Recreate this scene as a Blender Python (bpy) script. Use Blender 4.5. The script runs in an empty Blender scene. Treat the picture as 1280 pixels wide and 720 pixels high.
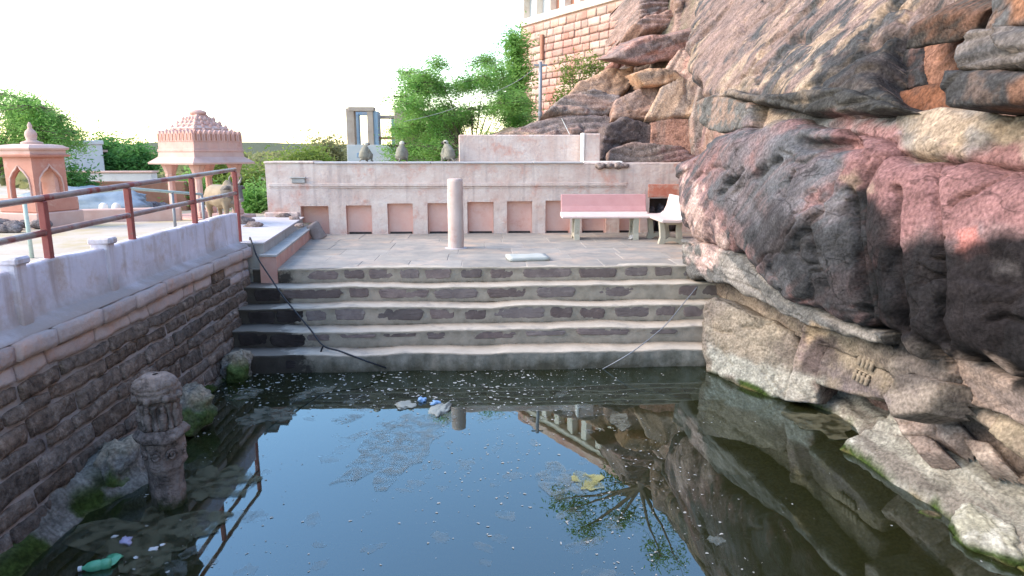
import bpy, bmesh, math, random
import numpy as np
from mathutils import Vector, Matrix

# ------------------------------------------------------------------ camera, sky, sun, exposure
S = bpy.context.scene
COL = S.collection
F, PITCH, YAW, CAMH = 850.0, math.radians(11.3), math.radians(2.9), 2.65
cam_d = bpy.data.cameras.new('camera'); cam = bpy.data.objects.new('camera', cam_d); COL.objects.link(cam)
cam.location = (0, 0, CAMH)
cam.rotation_euler = (math.pi/2 - PITCH, 0, -YAW)
cam_d.sensor_width = 36; cam_d.lens = 36*F/1280; cam_d.clip_end = 5000; cam_d.clip_start = 0.05
S.camera = cam
SUN_AZ, SUN_EL = math.radians(-92), math.radians(34)     # azimuth from +Y, clockwise positive
W = bpy.data.worlds.new('World'); S.world = W; W.use_nodes = True
wn = W.node_tree; bg = wn.nodes['Background']
sky = wn.nodes.new('ShaderNodeTexSky'); sky.sky_type = 'NISHITA'; sky.sun_disc = False
sky.sun_elevation = SUN_EL; sky.sun_rotation = SUN_AZ
sky.air_density = 1.4; sky.dust_density = .3; sky.ozone_density = 1.8
wn.links.new(sky.outputs[0], bg.inputs[0]); bg.inputs[1].default_value = 0.15
sd = bpy.data.lights.new('sun', 'SUN'); sun = bpy.data.objects.new('sun', sd); COL.objects.link(sun)
sd.energy = 1.5; sd.angle = math.radians(42); sd.color = (1.0, 0.80, 0.57)
dsun = Vector((math.sin(SUN_AZ)*math.cos(SUN_EL), math.cos(SUN_AZ)*math.cos(SUN_EL), math.sin(SUN_EL)))
sun.rotation_euler = dsun.to_track_quat('Z', 'Y').to_euler(); sun.location = dsun*60
vs = S.view_settings; vs.view_transform = 'Standard'; vs.look = 'None'; vs.gamma = 1; vs.use_curve_mapping = False
vs.exposure = 2.0

# ------------------------------------------------------------------ pixel -> point helpers (1280x720 photo)
fw = np.array([math.sin(YAW)*math.cos(PITCH), math.cos(YAW)*math.cos(PITCH), -math.sin(PITCH)])
rt = np.array([math.cos(YAW), -math.sin(YAW), 0.0]); upv = np.cross(rt, fw); C0 = np.array([0, 0, CAMH])
def ray(u, v): return fw + rt*(u-640)/F - upv*(v-360)/F
def atz(u, v, z): d = ray(u, v); return C0 + d*(z-CAMH)/d[2]
def aty(u, v, y): d = ray(u, v); return C0 + d*y/d[1]
def atx(u, v, x): d = ray(u, v); return C0 + d*x/d[0]
def topx(P):
    q = P-C0; w = np.maximum(q@fw, 0.05)
    return 640+F*(q@rt)/w, 360-F*(q@upv)/w

# ------------------------------------------------------------------ noise
def _hash(ix, iy, iz, s):
    h = (ix*374761393 + iy*668265263 + iz*2147483647 + s*1274126177) & 0xffffffff
    h = ((h ^ (h >> 13))*1274126177) & 0xffffffff
    h = ((h ^ (h >> 16))*2246822519) & 0xffffffff
    return ((h ^ (h >> 15)) & 0xffffff)/float(0xffffff)
def vnoise(P, s=0):
    P = np.asarray(P, float); i = np.floor(P).astype(np.int64); f = P-i; f = f*f*f*(f*(f*6-15)+10)
    r = 0
    for dx in (0, 1):
        wx = f[:, 0] if dx else 1-f[:, 0]
        for dy in (0, 1):
            wy = f[:, 1] if dy else 1-f[:, 1]
            for dz in (0, 1):
                wz = f[:, 2] if dz else 1-f[:, 2]
                r = r + wx*wy*wz*_hash(i[:, 0]+dx, i[:, 1]+dy, i[:, 2]+dz, s)
    return r*2-1
def fbm(P, octv=4, s=0, lac=2.03, g=0.5):
    P = np.asarray(P, float); r = 0; a = 1; t = 0
    for o in range(octv):
        r = r + a*vnoise(P, s+o*17); t += a; a *= g; P = P*lac+3.7
    return r/t*1.6
def ridge(P, octv=4, s=0): return 1-np.abs(fbm(P, octv, s))*2
def facets(P, s=0, tilt=.5):
    """chiselled look: each Worley cell is a plane with its own tilt and level"""
    P = np.asarray(P, float); i = np.floor(P).astype(np.int64); best = np.full(len(P), 1e9); sec = np.full(len(P), 1e9); val = np.zeros(len(P))
    for dx in (-1, 0, 1):
        for dy in (-1, 0, 1):
            for dz in (-1, 0, 1):
                c = i+np.array([dx, dy, dz]); h = [_hash(c[:, 0], c[:, 1], c[:, 2], s+k) for k in range(7)]
                q = P-(c+np.stack(h[:3], 1)); d = (q*q).sum(1); v_ = (h[3]-.5)+tilt*2*((h[4]-.5)*q[:, 0]+(h[5]-.5)*q[:, 1]+(h[6]-.5)*q[:, 2])
                m = d < best; sec = np.where(m, best, np.minimum(sec, d)); best = np.where(m, d, best); val = np.where(m, v_, val)
    return val, np.sqrt(sec)-np.sqrt(best)
def sstep(a, b, x): t = np.clip((x-a)/(b-a), 0, 1); return t*t*(3-2*t)

# ------------------------------------------------------------------ object helpers
def tag(o, label=None, cat=None, group=None, kind=None):
    if label: o['label'] = label
    if cat: o['category'] = cat
    if group: o['group'] = group
    if kind: o['kind'] = kind
    return o
def empty(name, loc=(0, 0, 0), rz=0.0):
    o = bpy.data.objects.new(name, None); COL.objects.link(o); o.location = loc; o.rotation_euler = (0, 0, rz)
    o.empty_display_size = 0.1; return o
def link(name, me, parent=None, m=None, loc=None):
    o = bpy.data.objects.new(name, me); COL.objects.link(o)
    if parent: o.parent = parent
    if loc is not None: o.location = loc
    if m and not me.materials: me.materials.append(m)
    return o
def copy_tree(o, parent=None):
    c = o.copy(); COL.objects.link(c)
    if parent: c.parent = parent
    for ch in list(o.children): copy_tree(ch, c)
    return c
class MB:
    def __init__(s): s.v = []; s.f = []
    def add(s, v, f):
        n = len(s.v); s.v += [tuple(p) for p in v]; s.f += [tuple(i+n for i in q) for q in f]; return s
    def box(s, x0, x1, y0, y1, z0, z1, c=0.0, M=None):
        if c <= 0:
            v = [(x, y, z) for z in (z0, z1) for y in (y0, y1) for x in (x0, x1)]
            f = [(0, 2, 3, 1), (4, 5, 7, 6), (0, 1, 5, 4), (2, 6, 7, 3), (0, 4, 6, 2), (1, 3, 7, 5)]
        else:
            c = min(c, (x1-x0)*.45, (y1-y0)*.45, (z1-z0)*.45)
            v = []; f = []
            for k, z in enumerate((z0, z0+c, z1-c, z1)):
                i = c if k in (0, 3) else 0
                v += [(x0+c+i*.0, y0+i, z), (x1-c, y0+i, z), (x1-i, y0+c, z), (x1-i, y1-c, z), (x1-c, y1-i, z), (x0+c, y1-i, z), (x0+i, y1-c, z), (x0+i, y0+c, z)]
            for k in range(3):
                for j in range(8): f.append((k*8+j, k*8+(j+1) % 8, k*8+8+(j+1) % 8, k*8+8+j))
            f.append(tuple(range(7, -1, -1))); f.append(tuple(range(24, 32)))
        if M is not None: v = [tuple(M @ Vector(p)) for p in v]
        return s.add(v, f)
    def tube(s, pts, r, n=8, cap=True):
        pts = [Vector(p) for p in pts]; R = r if hasattr(r, '__len__') else [r]*len(pts)
        v = []; f = []; ref = None
        for i, p in enumerate(pts):
            d = (pts[min(i+1, len(pts)-1)]-pts[max(i-1, 0)]).normalized()
            if ref is None: ref = Vector((0, 0, 1)) if abs(d.z) < .9 else Vector((1, 0, 0))
            a = d.cross(ref).normalized(); b = d.cross(a).normalized(); ref = -b if False else ref
            for k in range(n):
                t = 2*math.pi*k/n; v.append(p + (a*math.cos(t)+b*math.sin(t))*R[i])
        for i in range(len(pts)-1):
            for k in range(n): f.append((i*n+k, i*n+(k+1) % n, (i+1)*n+(k+1) % n, (i+1)*n+k))
        if cap: f.append(tuple(range(n-1, -1, -1))); f.append(tuple(range((len(pts)-1)*n, len(pts)*n)))
        return s.add(v, f)
    def lathe(s, prof, n=16, c=(0, 0, 0), rot=0.0, sq=False):
        v = []; f = []
        for (r, z) in prof:
            for k in range(n):
                t = 2*math.pi*k/n+rot; v.append((c[0]+r*math.cos(t), c[1]+r*math.sin(t), c[2]+z))
        m = len(prof)
        for i in range(m-1):
            for k in range(n): f.append((i*n+k, i*n+(k+1) % n, (i+1)*n+(k+1) % n, (i+1)*n+k))
        f.append(tuple(range(n-1, -1, -1))); f.append(tuple(range((m-1)*n, m*n)))
        return s.add(v, f)
    def prism(s, poly, a, b):          # poly of 3D points extruded by vector
        n = len(poly); P = [Vector(p)+Vector(a) for p in poly]+[Vector(p)+Vector(b) for p in poly]
        f = [tuple(range(n-1, -1, -1)), tuple(range(n, 2*n))]+[(i, (i+1) % n, n+(i+1) % n, n+i) for i in range(n)]
        return s.add(P, f)
    def mesh(s, name, smooth=False):
        me = bpy.data.meshes.new(name); me.from_pydata([tuple(p) for p in s.v], [], s.f)
        bm = bmesh.new(); bm.from_mesh(me); bmesh.ops.recalc_face_normals(bm, faces=bm.faces); bm.to_mesh(me); bm.free()
        if smooth: me.shade_smooth()
        return me
    def build(s, name, m, parent=None, smooth=False, loc=None):
        return link(name, s.mesh(name, smooth), parent, m, loc)
def np_mesh(name, V, Fq, smooth=True, col=None):
    me = bpy.data.meshes.new(name); V = np.asarray(V, np.float32); Fq = np.asarray(Fq, np.int32)
    me.vertices.add(len(V)); me.vertices.foreach_set('co', V.ravel())
    k = Fq.shape[1]; me.loops.add(Fq.size); me.loops.foreach_set('vertex_index', Fq.ravel())
    me.polygons.add(len(Fq)); me.polygons.foreach_set('loop_start', np.arange(0, Fq.size, k, dtype=np.int32))
    me.polygons.foreach_set('loop_total', np.full(len(Fq), k, np.int32))
    me.update(calc_edges=True); me.validate()
    if col is not None:
        a = me.color_attributes.new('Col', 'FLOAT_COLOR', 'POINT')
        a.data.foreach_set('color', np.hstack([np.clip(col, 0, 1), np.ones((len(V), 1))]).astype(np.float32).ravel())
    if smooth: me.shade_smooth()
    return me
def rough_block(sx, sy, sz, seed, cell=0.06, amp=0.012, rnd=0.02, chip=0.0):
    """a dressed stone: subdivided box centred on 0 with rounded arrises and uneven faces"""
    nx, ny, nz = (max(2, int(round(q/cell))) for q in (sx, sy, sz))
    V = []; Fc = []; idx = {}
    def vid(i, j, k):
        t = (i, j, k)
        if t not in idx: idx[t] = len(V); V.append((sx*(i/nx-.5), sy*(j/ny-.5), sz*(k/nz-.5)))
        return idx[t]
    for i in range(nx):
        for j in range(ny):
            Fc.append((vid(i, j, 0), vid(i, j+1, 0), vid(i+1, j+1, 0), vid(i+1, j, 0)))
            Fc.append((vid(i, j, nz), vid(i+1, j, nz), vid(i+1, j+1, nz), vid(i, j+1, nz)))
    for i in range(nx):
        for k in range(nz):
            Fc.append((vid(i, 0, k), vid(i+1, 0, k), vid(i+1, 0, k+1), vid(i, 0, k+1)))
            Fc.append((vid(i, ny, k), vid(i, ny, k+1), vid(i+1, ny, k+1), vid(i+1, ny, k)))
    for j in range(ny):
        for k in range(nz):
            Fc.append((vid(0, j, k), vid(0, j, k+1), vid(0, j+1, k+1), vid(0, j+1, k)))
            Fc.append((vid(nx, j, k), vid(nx, j+1, k), vid(nx, j+1, k+1), vid(nx, j, k+1)))
    V = np.array(V); h = np.array([sx, sy, sz])/2
    inner = np.clip(V, -(h-rnd), h-rnd); d = V-inner; L = np.linalg.norm(d, axis=1, keepdims=True)
    V = np.where(L > 1e-6, inner+d/np.maximum(L, 1e-6)*np.minimum(L, rnd), V)
    n = np.stack([fbm(V*6+seed*7.3, 3, seed+q*5) for q in range(3)], 1)
    V = V+n*amp
    if chip > 0: V = V*(1-chip*np.clip(fbm(V*3+seed, 2, seed), 0, 1)[:, None])
    return np_mesh('block', V, Fc, True)

# ------------------------------------------------------------------ materials
def nt(name):
    m = bpy.data.materials.new(name); m.use_nodes = True; t = m.node_tree
    return m, t, t.nodes['Principled BSDF']
def mat(name, c1, c2=None, scale=3.0, rough=0.85, bump=0.3, bscale=25.0, c3=None, s3=1.2, t3=(0.55, 0.68), streak=None, rnd=0.0, spec=0.3, dist=0.01, stretch=(1, 1, 1), metal=0.0, low=None, damp=None):
    """two-tone noise colour, optional third stain colour, vertical streaks, per-object variation, bump"""
    m, t, b = nt(name); N = t.nodes.new; L = t.links.new
    g = N('ShaderNodeNewGeometry')
    mp = N('ShaderNodeMapping'); mp.inputs['Scale'].default_value = stretch; L(g.outputs['Position'], mp.inputs[0])
    P = mp.outputs[0]
    n1 = N('ShaderNodeTexNoise'); n1.inputs['Scale'].default_value = scale; n1.inputs['Detail'].default_value = 8; n1.inputs['Roughness'].default_value = .65; L(P, n1.inputs['Vector'])
    r1 = N('ShaderNodeValToRGB'); c2 = c2 or c1
    r1.color_ramp.elements[0].position = .32; r1.color_ramp.elements[1].position = .68
    r1.color_ramp.elements[0].color = (*c1, 1); r1.color_ramp.elements[1].color = (*c2, 1); L(n1.outputs[0], r1.inputs[0])
    colr = r1.outputs[0]
    def mixc(fac, a, bcol, mode='MIX'):
        x = N('ShaderNodeMix'); x.data_type = 'RGBA'; x.blend_type = mode
        if hasattr(fac, 'links') or not isinstance(fac, (int, float)): L(fac, x.inputs[0])
        else: x.inputs[0].default_value = fac
        L(a, x.inputs[6])
        if isinstance(bcol, tuple): x.inputs[7].default_value = (*bcol, 1)
        else: L(bcol, x.inputs[7])
        return x.outputs[2]
    if c3:
        n3 = N('ShaderNodeTexNoise'); n3.inputs['Scale'].default_value = s3; n3.inputs['Detail'].default_value = 9; n3.inputs['Roughness'].default_value = .7; L(P, n3.inputs['Vector'])
        r3 = N('ShaderNodeValToRGB'); r3.color_ramp.elements[0].position = t3[0]; r3.color_ramp.elements[1].position = t3[1]; L(n3.outputs[0], r3.inputs[0])
        colr = mixc(r3.outputs[0], colr, c3)
    if streak:
        mp2 = N('ShaderNodeMapping'); mp2.inputs['Scale'].default_value = (7, 7, .45); L(g.outputs['Position'], mp2.inputs[0])
        n4 = N('ShaderNodeTexNoise'); n4.inputs['Scale'].default_value = 1.2; n4.inputs['Detail'].default_value = 6; L(mp2.outputs[0], n4.inputs['Vector'])
        r4 = N('ShaderNodeValToRGB'); r4.color_ramp.elements[0].position = .52; r4.color_ramp.elements[1].position = .72; L(n4.outputs[0], r4.inputs[0])
        colr = mixc(r4.outputs[0], colr, streak)
    if low:                       # grime / damp rising from a height: (z0, z1, colour)
        sp = N('ShaderNodeSeparateXYZ'); L(g.outputs['Position'], sp.inputs[0])
        mr = N('ShaderNodeMapRange'); mr.inputs[1].default_value = low[0]; mr.inputs[2].default_value = low[1]; mr.inputs[3].default_value = 1; mr.inputs[4].default_value = 0
        ad = N('ShaderNodeMath'); ad.operation = 'MULTIPLY_ADD'; ad.inputs[1].default_value = (low[1]-low[0])*2.2; 
        sb = N('ShaderNodeMath'); sb.operation = 'SUBTRACT'; sb.inputs[1].default_value = .5; L(n1.outputs[0], sb.inputs[0])
        L(sb.outputs[0], ad.inputs[0]); L(sp.outputs[2], ad.inputs[2]); L(ad.outputs[0], mr.inputs[0])
        colr = mixc(mr.outputs[0], colr, low[2])
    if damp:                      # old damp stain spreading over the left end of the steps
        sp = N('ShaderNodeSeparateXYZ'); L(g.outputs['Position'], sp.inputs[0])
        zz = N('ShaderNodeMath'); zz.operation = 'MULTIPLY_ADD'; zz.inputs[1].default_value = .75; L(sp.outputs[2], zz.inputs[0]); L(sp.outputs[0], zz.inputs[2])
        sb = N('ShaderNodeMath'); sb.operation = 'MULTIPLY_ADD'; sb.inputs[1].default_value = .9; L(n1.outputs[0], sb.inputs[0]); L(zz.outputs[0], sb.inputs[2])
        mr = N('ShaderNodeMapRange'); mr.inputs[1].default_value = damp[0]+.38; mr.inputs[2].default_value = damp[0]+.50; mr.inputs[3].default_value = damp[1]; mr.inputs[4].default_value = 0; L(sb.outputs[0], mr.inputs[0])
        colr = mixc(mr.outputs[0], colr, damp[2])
    if rnd:
        oi = N('ShaderNodeObjectInfo'); hv = N('ShaderNodeHueSaturation'); mr = N('ShaderNodeMapRange')
        mr.inputs[3].default_value = 1-rnd; mr.inputs[4].default_value = 1+rnd; L(oi.outputs['Random'], mr.inputs[0]); L(mr.outputs[0], hv.inputs['Value']); L(colr, hv.inputs['Color'])
        mu = N('ShaderNodeMath'); mu.operation = 'MULTIPLY_ADD'; mu.inputs[1].default_value = rnd*1.3; mu.inputs[2].default_value = 1-rnd*.6
        fr = N('ShaderNodeMath'); fr.operation = 'FRACT'; m7 = N('ShaderNodeMath'); m7.operation = 'MULTIPLY'; m7.inputs[1].default_value = 7.31; L(oi.outputs['Random'], m7.inputs[0]); L(m7.outputs[0], fr.inputs[0]); L(fr.outputs[0], mu.inputs[0]); L(mu.outputs[0], hv.inputs['Saturation'])
        colr = hv.outputs[0]
    L(colr, b.inputs['Base Color']); b.inputs['Roughness'].default_value = rough; b.inputs['Specular IOR Level'].default_value = spec; b.inputs['Metallic'].default_value = metal
    if bump:
        nb = N('ShaderNodeTexNoise'); nb.inputs['Scale'].default_value = bscale; nb.inputs['Detail'].default_value = 7; nb.inputs['Roughness'].default_value = .6; L(P, nb.inputs['Vector'])
        bp = N('ShaderNodeBump'); bp.inputs['Strength'].default_value = bump; bp.inputs['Distance'].default_value = dist; L(nb.outputs[0], bp.inputs['Height']); L(bp.outputs[0], b.inputs['Normal'])
    return m
def rock_mat():
    m, t, b = nt('sandstone'); N = t.nodes.new; L = t.links.new
    a = N('ShaderNodeVertexColor'); a.layer_name = 'Col'
    g = N('ShaderNodeNewGeometry')
    ro = N('ShaderNodeMapping'); ro.inputs['Rotation'].default_value = (.62, 0, 0); L(g.outputs[0], ro.inputs[0]); sc_ = N('ShaderNodeMapping'); sc_.inputs['Scale'].default_value = (1, .28, 1); L(ro.outputs[0], sc_.inputs[0])
    n1 = N('ShaderNodeTexNoise'); n1.inputs['Scale'].default_value = 8; n1.inputs['Detail'].default_value = 12; n1.inputs['Roughness'].default_value = .75; n1.inputs['Distortion'].default_value = .4; L(sc_.outputs[0], n1.inputs['Vector'])
    r = N('ShaderNodeMapRange'); r.inputs[1].default_value = .3; r.inputs[2].default_value = .7; r.inputs[3].default_value = .45; r.inputs[4].default_value = 1.5; L(n1.outputs[0], r.inputs[0])
    n2 = N('ShaderNodeTexNoise'); n2.inputs['Scale'].default_value = 38; n2.inputs['Detail'].default_value = 5; L(g.outputs[0], n2.inputs['Vector'])
    r2 = N('ShaderNodeMapRange'); r2.inputs[1].default_value = .3; r2.inputs[2].default_value = .7; r2.inputs[3].default_value = .6; r2.inputs[4].default_value = 1.35; L(n2.outputs[0], r2.inputs[0])
    mm = N('ShaderNodeMath'); mm.operation = 'MULTIPLY'; L(r.outputs[0], mm.inputs[0]); L(r2.outputs[0], mm.inputs[1])
    x = N('ShaderNodeMix'); x.data_type = 'RGBA'; x.blend_type = 'MULTIPLY'; x.inputs[0].default_value = 1; L(a.outputs[0], x.inputs[6]); L(mm.outputs[0], x.inputs[7])
    # pale lichen flecks
    n3 = N('ShaderNodeTexNoise'); n3.inputs['Scale'].default_value = 14; n3.inputs['Detail'].default_value = 8; n3.inputs['Roughness'].default_value = .8; L(g.outputs[0], n3.inputs['Vector'])
    r3 = N('ShaderNodeMapRange'); r3.inputs[1].default_value = .64; r3.inputs[2].default_value = .76; r3.inputs[4].default_value = .05; L(n3.outputs[0], r3.inputs[0])
    y = N('ShaderNodeMix'); y.data_type = 'RGBA'; L(r3.outputs[0], y.inputs[0]); L(x.outputs[2], y.inputs[6]); y.inputs[7].default_value = (.38, .34, .31, 1)
    mpc = N('ShaderNodeMapping'); mpc.inputs['Scale'].default_value = (1, .55, 1.5); mpc.inputs['Rotation'].default_value = (.5, 0, 0); L(g.outputs[0], mpc.inputs[0])
    nw = N('ShaderNodeTexNoise'); nw.inputs['Scale'].default_value = 3; nw.inputs['Detail'].default_value = 4; L(mpc.outputs[0], nw.inputs['Vector'])
    vm = N('ShaderNodeMix'); vm.data_type = 'VECTOR'; vm.inputs[0].default_value = .35; L(mpc.outputs[0], vm.inputs[4]); L(nw.outputs['Color'], vm.inputs[5])
    vo = N('ShaderNodeTexVoronoi'); vo.feature = 'DISTANCE_TO_EDGE'; vo.inputs['Scale'].default_value = 1.5; L(vm.outputs[1], vo.inputs['Vector'])
    rc = N('ShaderNodeMapRange'); rc.inputs[1].default_value = .0; rc.inputs[2].default_value = .016; rc.inputs[3].default_value = .45; rc.inputs[4].default_value = 1; L(vo.outputs['Distance'], rc.inputs[0])
    nm = N('ShaderNodeTexNoise'); nm.inputs['Scale'].default_value = 1.7; L(g.outputs[0], nm.inputs['Vector'])
    rm_ = N('ShaderNodeMapRange'); rm_.inputs[1].default_value = .46; rm_.inputs[2].default_value = .56; L(nm.outputs[0], rm_.inputs[0])
    ck = N('ShaderNodeMix'); ck.data_type = 'RGBA'; ck.blend_type = 'MULTIPLY'; L(rm_.outputs[0], ck.inputs[0]); L(y.outputs[2], ck.inputs[6]); L(rc.outputs[0], ck.inputs[7])
    L(ck.outputs[2], b.inputs['Base Color']); b.inputs['Roughness'].default_value = .9; b.inputs['Specular IOR Level'].default_value = .06
    mp = N('ShaderNodeMapping'); mp.inputs['Scale'].default_value = (1, .6, 1.7); L(g.outputs[0], mp.inputs[0])
    nb = N('ShaderNodeTexNoise'); nb.inputs['Scale'].default_value = 16; nb.inputs['Detail'].default_value = 12; nb.inputs['Roughness'].default_value = .72; L(mp.outputs[0], nb.inputs['Vector'])
    bp = N('ShaderNodeBump'); bp.inputs['Strength'].default_value = .8; bp.inputs['Distance'].default_value = .03; rg = N('ShaderNodeTexNoise'); rg.noise_type = 'RIDGED_MULTIFRACTAL'; rg.inputs['Scale'].default_value = 3.2; rg.inputs['Detail'].default_value = 9; rg.inputs['Roughness'].default_value = .62; rg.inputs['Lacunarity'].default_value = 2.2; rg.inputs['Offset'].default_value = .9; rg.inputs['Gain'].default_value = 1.6; L(sc_.outputs[0], rg.inputs['Vector'])
    hm = N('ShaderNodeMath'); hm.operation = 'MULTIPLY_ADD'; hm.inputs[1].default_value = -.42; L(rg.outputs[0], hm.inputs[0]); L(nb.outputs[0], hm.inputs[2])
    L(hm.outputs[0], bp.inputs['Height']); L(bp.outputs[0], b.inputs['Normal'])
    return m
def leaf_mat(name, c1, c2):
    m = bpy.data.materials.new(name); m.use_nodes = True; t = m.node_tree; N = t.nodes.new; L = t.links.new
    t.nodes.remove(t.nodes['Principled BSDF']); out = t.nodes['Material Output']
    g = N('ShaderNodeNewGeometry'); n = N('ShaderNodeTexNoise'); n.inputs['Scale'].default_value = 2.2; n.inputs['Detail'].default_value = 5; L(g.outputs[0], n.inputs['Vector'])
    r = N('ShaderNodeValToRGB'); r.color_ramp.elements[0].position = .35; r.color_ramp.elements[1].position = .65; r.color_ramp.elements[0].color = (*c1, 1); r.color_ramp.elements[1].color = (*c2, 1); L(n.outputs[0], r.inputs[0])
    d = N('ShaderNodeBsdfPrincipled'); d.inputs['Roughness'].default_value = .55; d.inputs['Specular IOR Level'].default_value = .25; L(r.outputs[0], d.inputs['Base Color'])
    tr = N('ShaderNodeBsdfTranslucent'); L(r.outputs[0], tr.inputs[0])
    mx = N('ShaderNodeMixShader'); mx.inputs[0].default_value = .6; L(d.outputs[0], mx.inputs[1]); L(tr.outputs[0], mx.inputs[2]); L(mx.outputs[0], out.inputs[0])
    return m
M = {}
M['rock'] = rock_mat()
M['pinkwall'] = mat('limewash_pink', (.54, .395, .345), (.63, .535, .49), 3.5, .9, .7, 16, c3=(.52, .25, .19), s3=2.4, t3=(.54, .72), streak=(.44, .34, .31), dist=.025)
M['pinkplain'] = mat('limewash_niche', (.60, .33, .27), (.64, .42, .36), 2.5, .9, .4, 18, c3=(.52, .24, .18), s3=2.6, t3=(.55, .75), dist=.01)
M['redpatch'] = mat('raw_red_plaster', (.45, .13, .08), (.55, .22, .15), 8, .9, .6, 25, c3=(.56, .36, .29), s3=5, t3=(.45, .62), dist=.01)
M['whiteface'] = mat('limewash_white', (.72, .66, .62), (.78, .74, .7), 3, .9, .3, 18, c3=(.6, .45, .4), s3=2)
M['greycap'] = mat('cement_cap', (.34, .33, .34), (.45, .42, .42), 5, .9, .4, 25, c3=(.5, .32, .27), s3=2.5)
M['dark'] = mat('dark_recess', (.03, .026, .025), (.06, .05, .05), 6, .95, .3, 20)
M['purplestone'] = mat('dark_step_stone', (.13, .102, .098), (.20, .16, .15), 7, .85, .5, 40, c3=(.26, .22, .2), s3=6, t3=(.58, .75), rnd=.25, dist=.008, spec=.1)
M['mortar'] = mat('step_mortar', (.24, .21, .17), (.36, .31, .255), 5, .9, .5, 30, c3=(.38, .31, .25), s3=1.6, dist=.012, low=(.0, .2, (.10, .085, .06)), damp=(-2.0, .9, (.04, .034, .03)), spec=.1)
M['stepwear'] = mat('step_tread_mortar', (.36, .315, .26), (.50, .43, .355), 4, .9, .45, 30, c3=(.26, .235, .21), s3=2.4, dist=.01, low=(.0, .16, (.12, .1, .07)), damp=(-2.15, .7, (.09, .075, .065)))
M['wetstain'] = mat('damp_black_stone', (.022, .018, .018), (.05, .04, .038), 6, .75, .5, 35, dist=.008, spec=.1)
M['paving'] = mat('paving_slab', (.23, .215, .20), (.34, .30, .26), 3.6, .85, .3, 30, c3=(.45, .34, .27), s3=1.7, t3=(.5, .7), rnd=.13, dist=.006)
M['pavebed'] = mat('paving_joint', (.34, .30, .26), (.44, .38, .33), 6, .95, .3, 30)
M['wallstone'] = mat('dark_wall_stone', (0.078, 0.062, 0.055), (0.260, 0.202, 0.169), 13, .9, 1, 30, c3=(0.390, 0.319, 0.273), s3=7, t3=(.54, .7), rnd=.3, dist=.05, spec=.1)
M['wallmortar'] = mat('wall_mortar', (0.220, 0.198, 0.193), (0.330, 0.292, 0.281), 5, .95, .7, 22, c3=(0.132, 0.110, 0.110), s3=3, dist=.02, spec=.1)
M['coping'] = mat('coping_stone', (.33, .285, .29), (.46, .37, .35), 3.5, .9, .7, 24, c3=(.48, .3, .24), s3=1.4, t3=(.5, .66), rnd=.12, dist=.02)
M['parapet'] = mat('parapet_plaster', (0.525, 0.488, 0.562), (0.625, 0.587, 0.663), 2.4, .88, .35, 20, c3=(0.450, 0.362, 0.338), s3=2.6, t3=(.5, .66), streak=(0.375, 0.312, 0.312), dist=.03, low=(1.38, 1.56, (0.338, 0.294, 0.288)))  # lavender of the blue skylight on it is put into the plaster colour
M['ledgeplaster'] = mat('ledge_plaster', (.42, .39, .42), (.52, .485, .5), 3, .9, .4, 22, c3=(.45, .37, .33), s3=2.2, dist=.01)
M['pinkstep'] = mat('pink_step_face', (.47, .25, .21), (.55, .36, .31), 3.5, .9, .4, 25, c3=(.3, .24, .23), s3=2)
M['greystep'] = mat('grey_cement', (.30, .29, .285), (.41, .39, .375), 3.5, .9, .4, 25, c3=(.24, .22, .2), s3=2)
M['railred'] = mat('red_rail_paint', (.20, .035, .035), (.27, .06, .055), 9, .5, .15, 60, c3=(.16, .09, .075), s3=7, t3=(.57, .66), spec=.5)
M['railworn'] = mat('worn_rail_steel', (.34, .29, .28), (.24, .13, .12), 5, .42, .12, 60, c3=(.26, .07, .065), s3=4, t3=(.52, .6), spec=.5, metal=.35)
M['railgreen'] = mat('pale_green_rail', (.33, .42, .38), (.42, .5, .45), 5, .5, .1, 60, c3=(.2, .2, .19), s3=6)
M['benchpink'] = mat('bench_pink_cement', (.45, .225, .225), (.52, .29, .285), 3, .6, .15, 40, c3=(.5, .25, .24), s3=3)
M['benchwhite'] = mat('bench_pale_cement', (.58, .45, .42), (.65, .53, .5), 3, .7, .2, 40, c3=(.5, .36, .33), s3=3)
M['benchleg'] = mat('bench_leg_cement', (.33, .31, .25), (.42, .39, .32), 5, .85, .3, 40, c3=(.26, .22, .17), s3=4)
M['column'] = mat('weathered_column', (.50, .375, .335), (.58, .46, .42), 3.5, .9, .45, 22, c3=(.45, .25, .2), s3=2.8, t3=(.54, .7), streak=(.42, .36, .34), dist=.012)
M['chhatri'] = mat('pink_sandstone', (.54, .315, .265), (.62, .40, .345), 3, .85, .35, 18, c3=(.5, .26, .21), s3=2, streak=(.48, .33, .3))
M['shrine'] = mat('salmon_sandstone', (.44, .19, .14), (.52, .26, .2), 3, .85, .35, 18, c3=(.55, .38, .32), s3=2)
M['shrinetrim'] = mat('pale_pink_trim', (.52, .33, .28), (.6, .42, .37), 3, .85, .3, 18)
M['pillar'] = mat('carved_grey_stone', (0.162, 0.128, 0.115), (0.324, 0.263, 0.236), 9, .9, 1, 40, c3=(0.081, 0.065, 0.059), s3=8, t3=(.5, .64), dist=.03, low=(.0, .12, (0.041, 0.047, 0.020)), spec=.1)
M['court'] = mat('packed_pale_earth', (.40, .33, .27), (.50, .42, .35), .9, .95, .4, 12, c3=(.40, .31, .17), s3=.6, t3=(.48, .6), dist=.02)
M['bed'] = mat('pool_silt', (.05, .042, .02), (.10, .082, .04), 2.5, .95, .4, 12)
M['ruinblue'] = mat('ruin_blue_paint', (.20, .30, .42), (.30, .38, .46), 2.5, .85, .3, 14, c3=(.42, .37, .34), s3=1.5)
M['ruinconc'] = mat('ruin_concrete', (.33, .25, .2), (.45, .38, .33), 2, .9, .4, 14, c3=(.35, .22, .16), s3=1.5)
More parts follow.
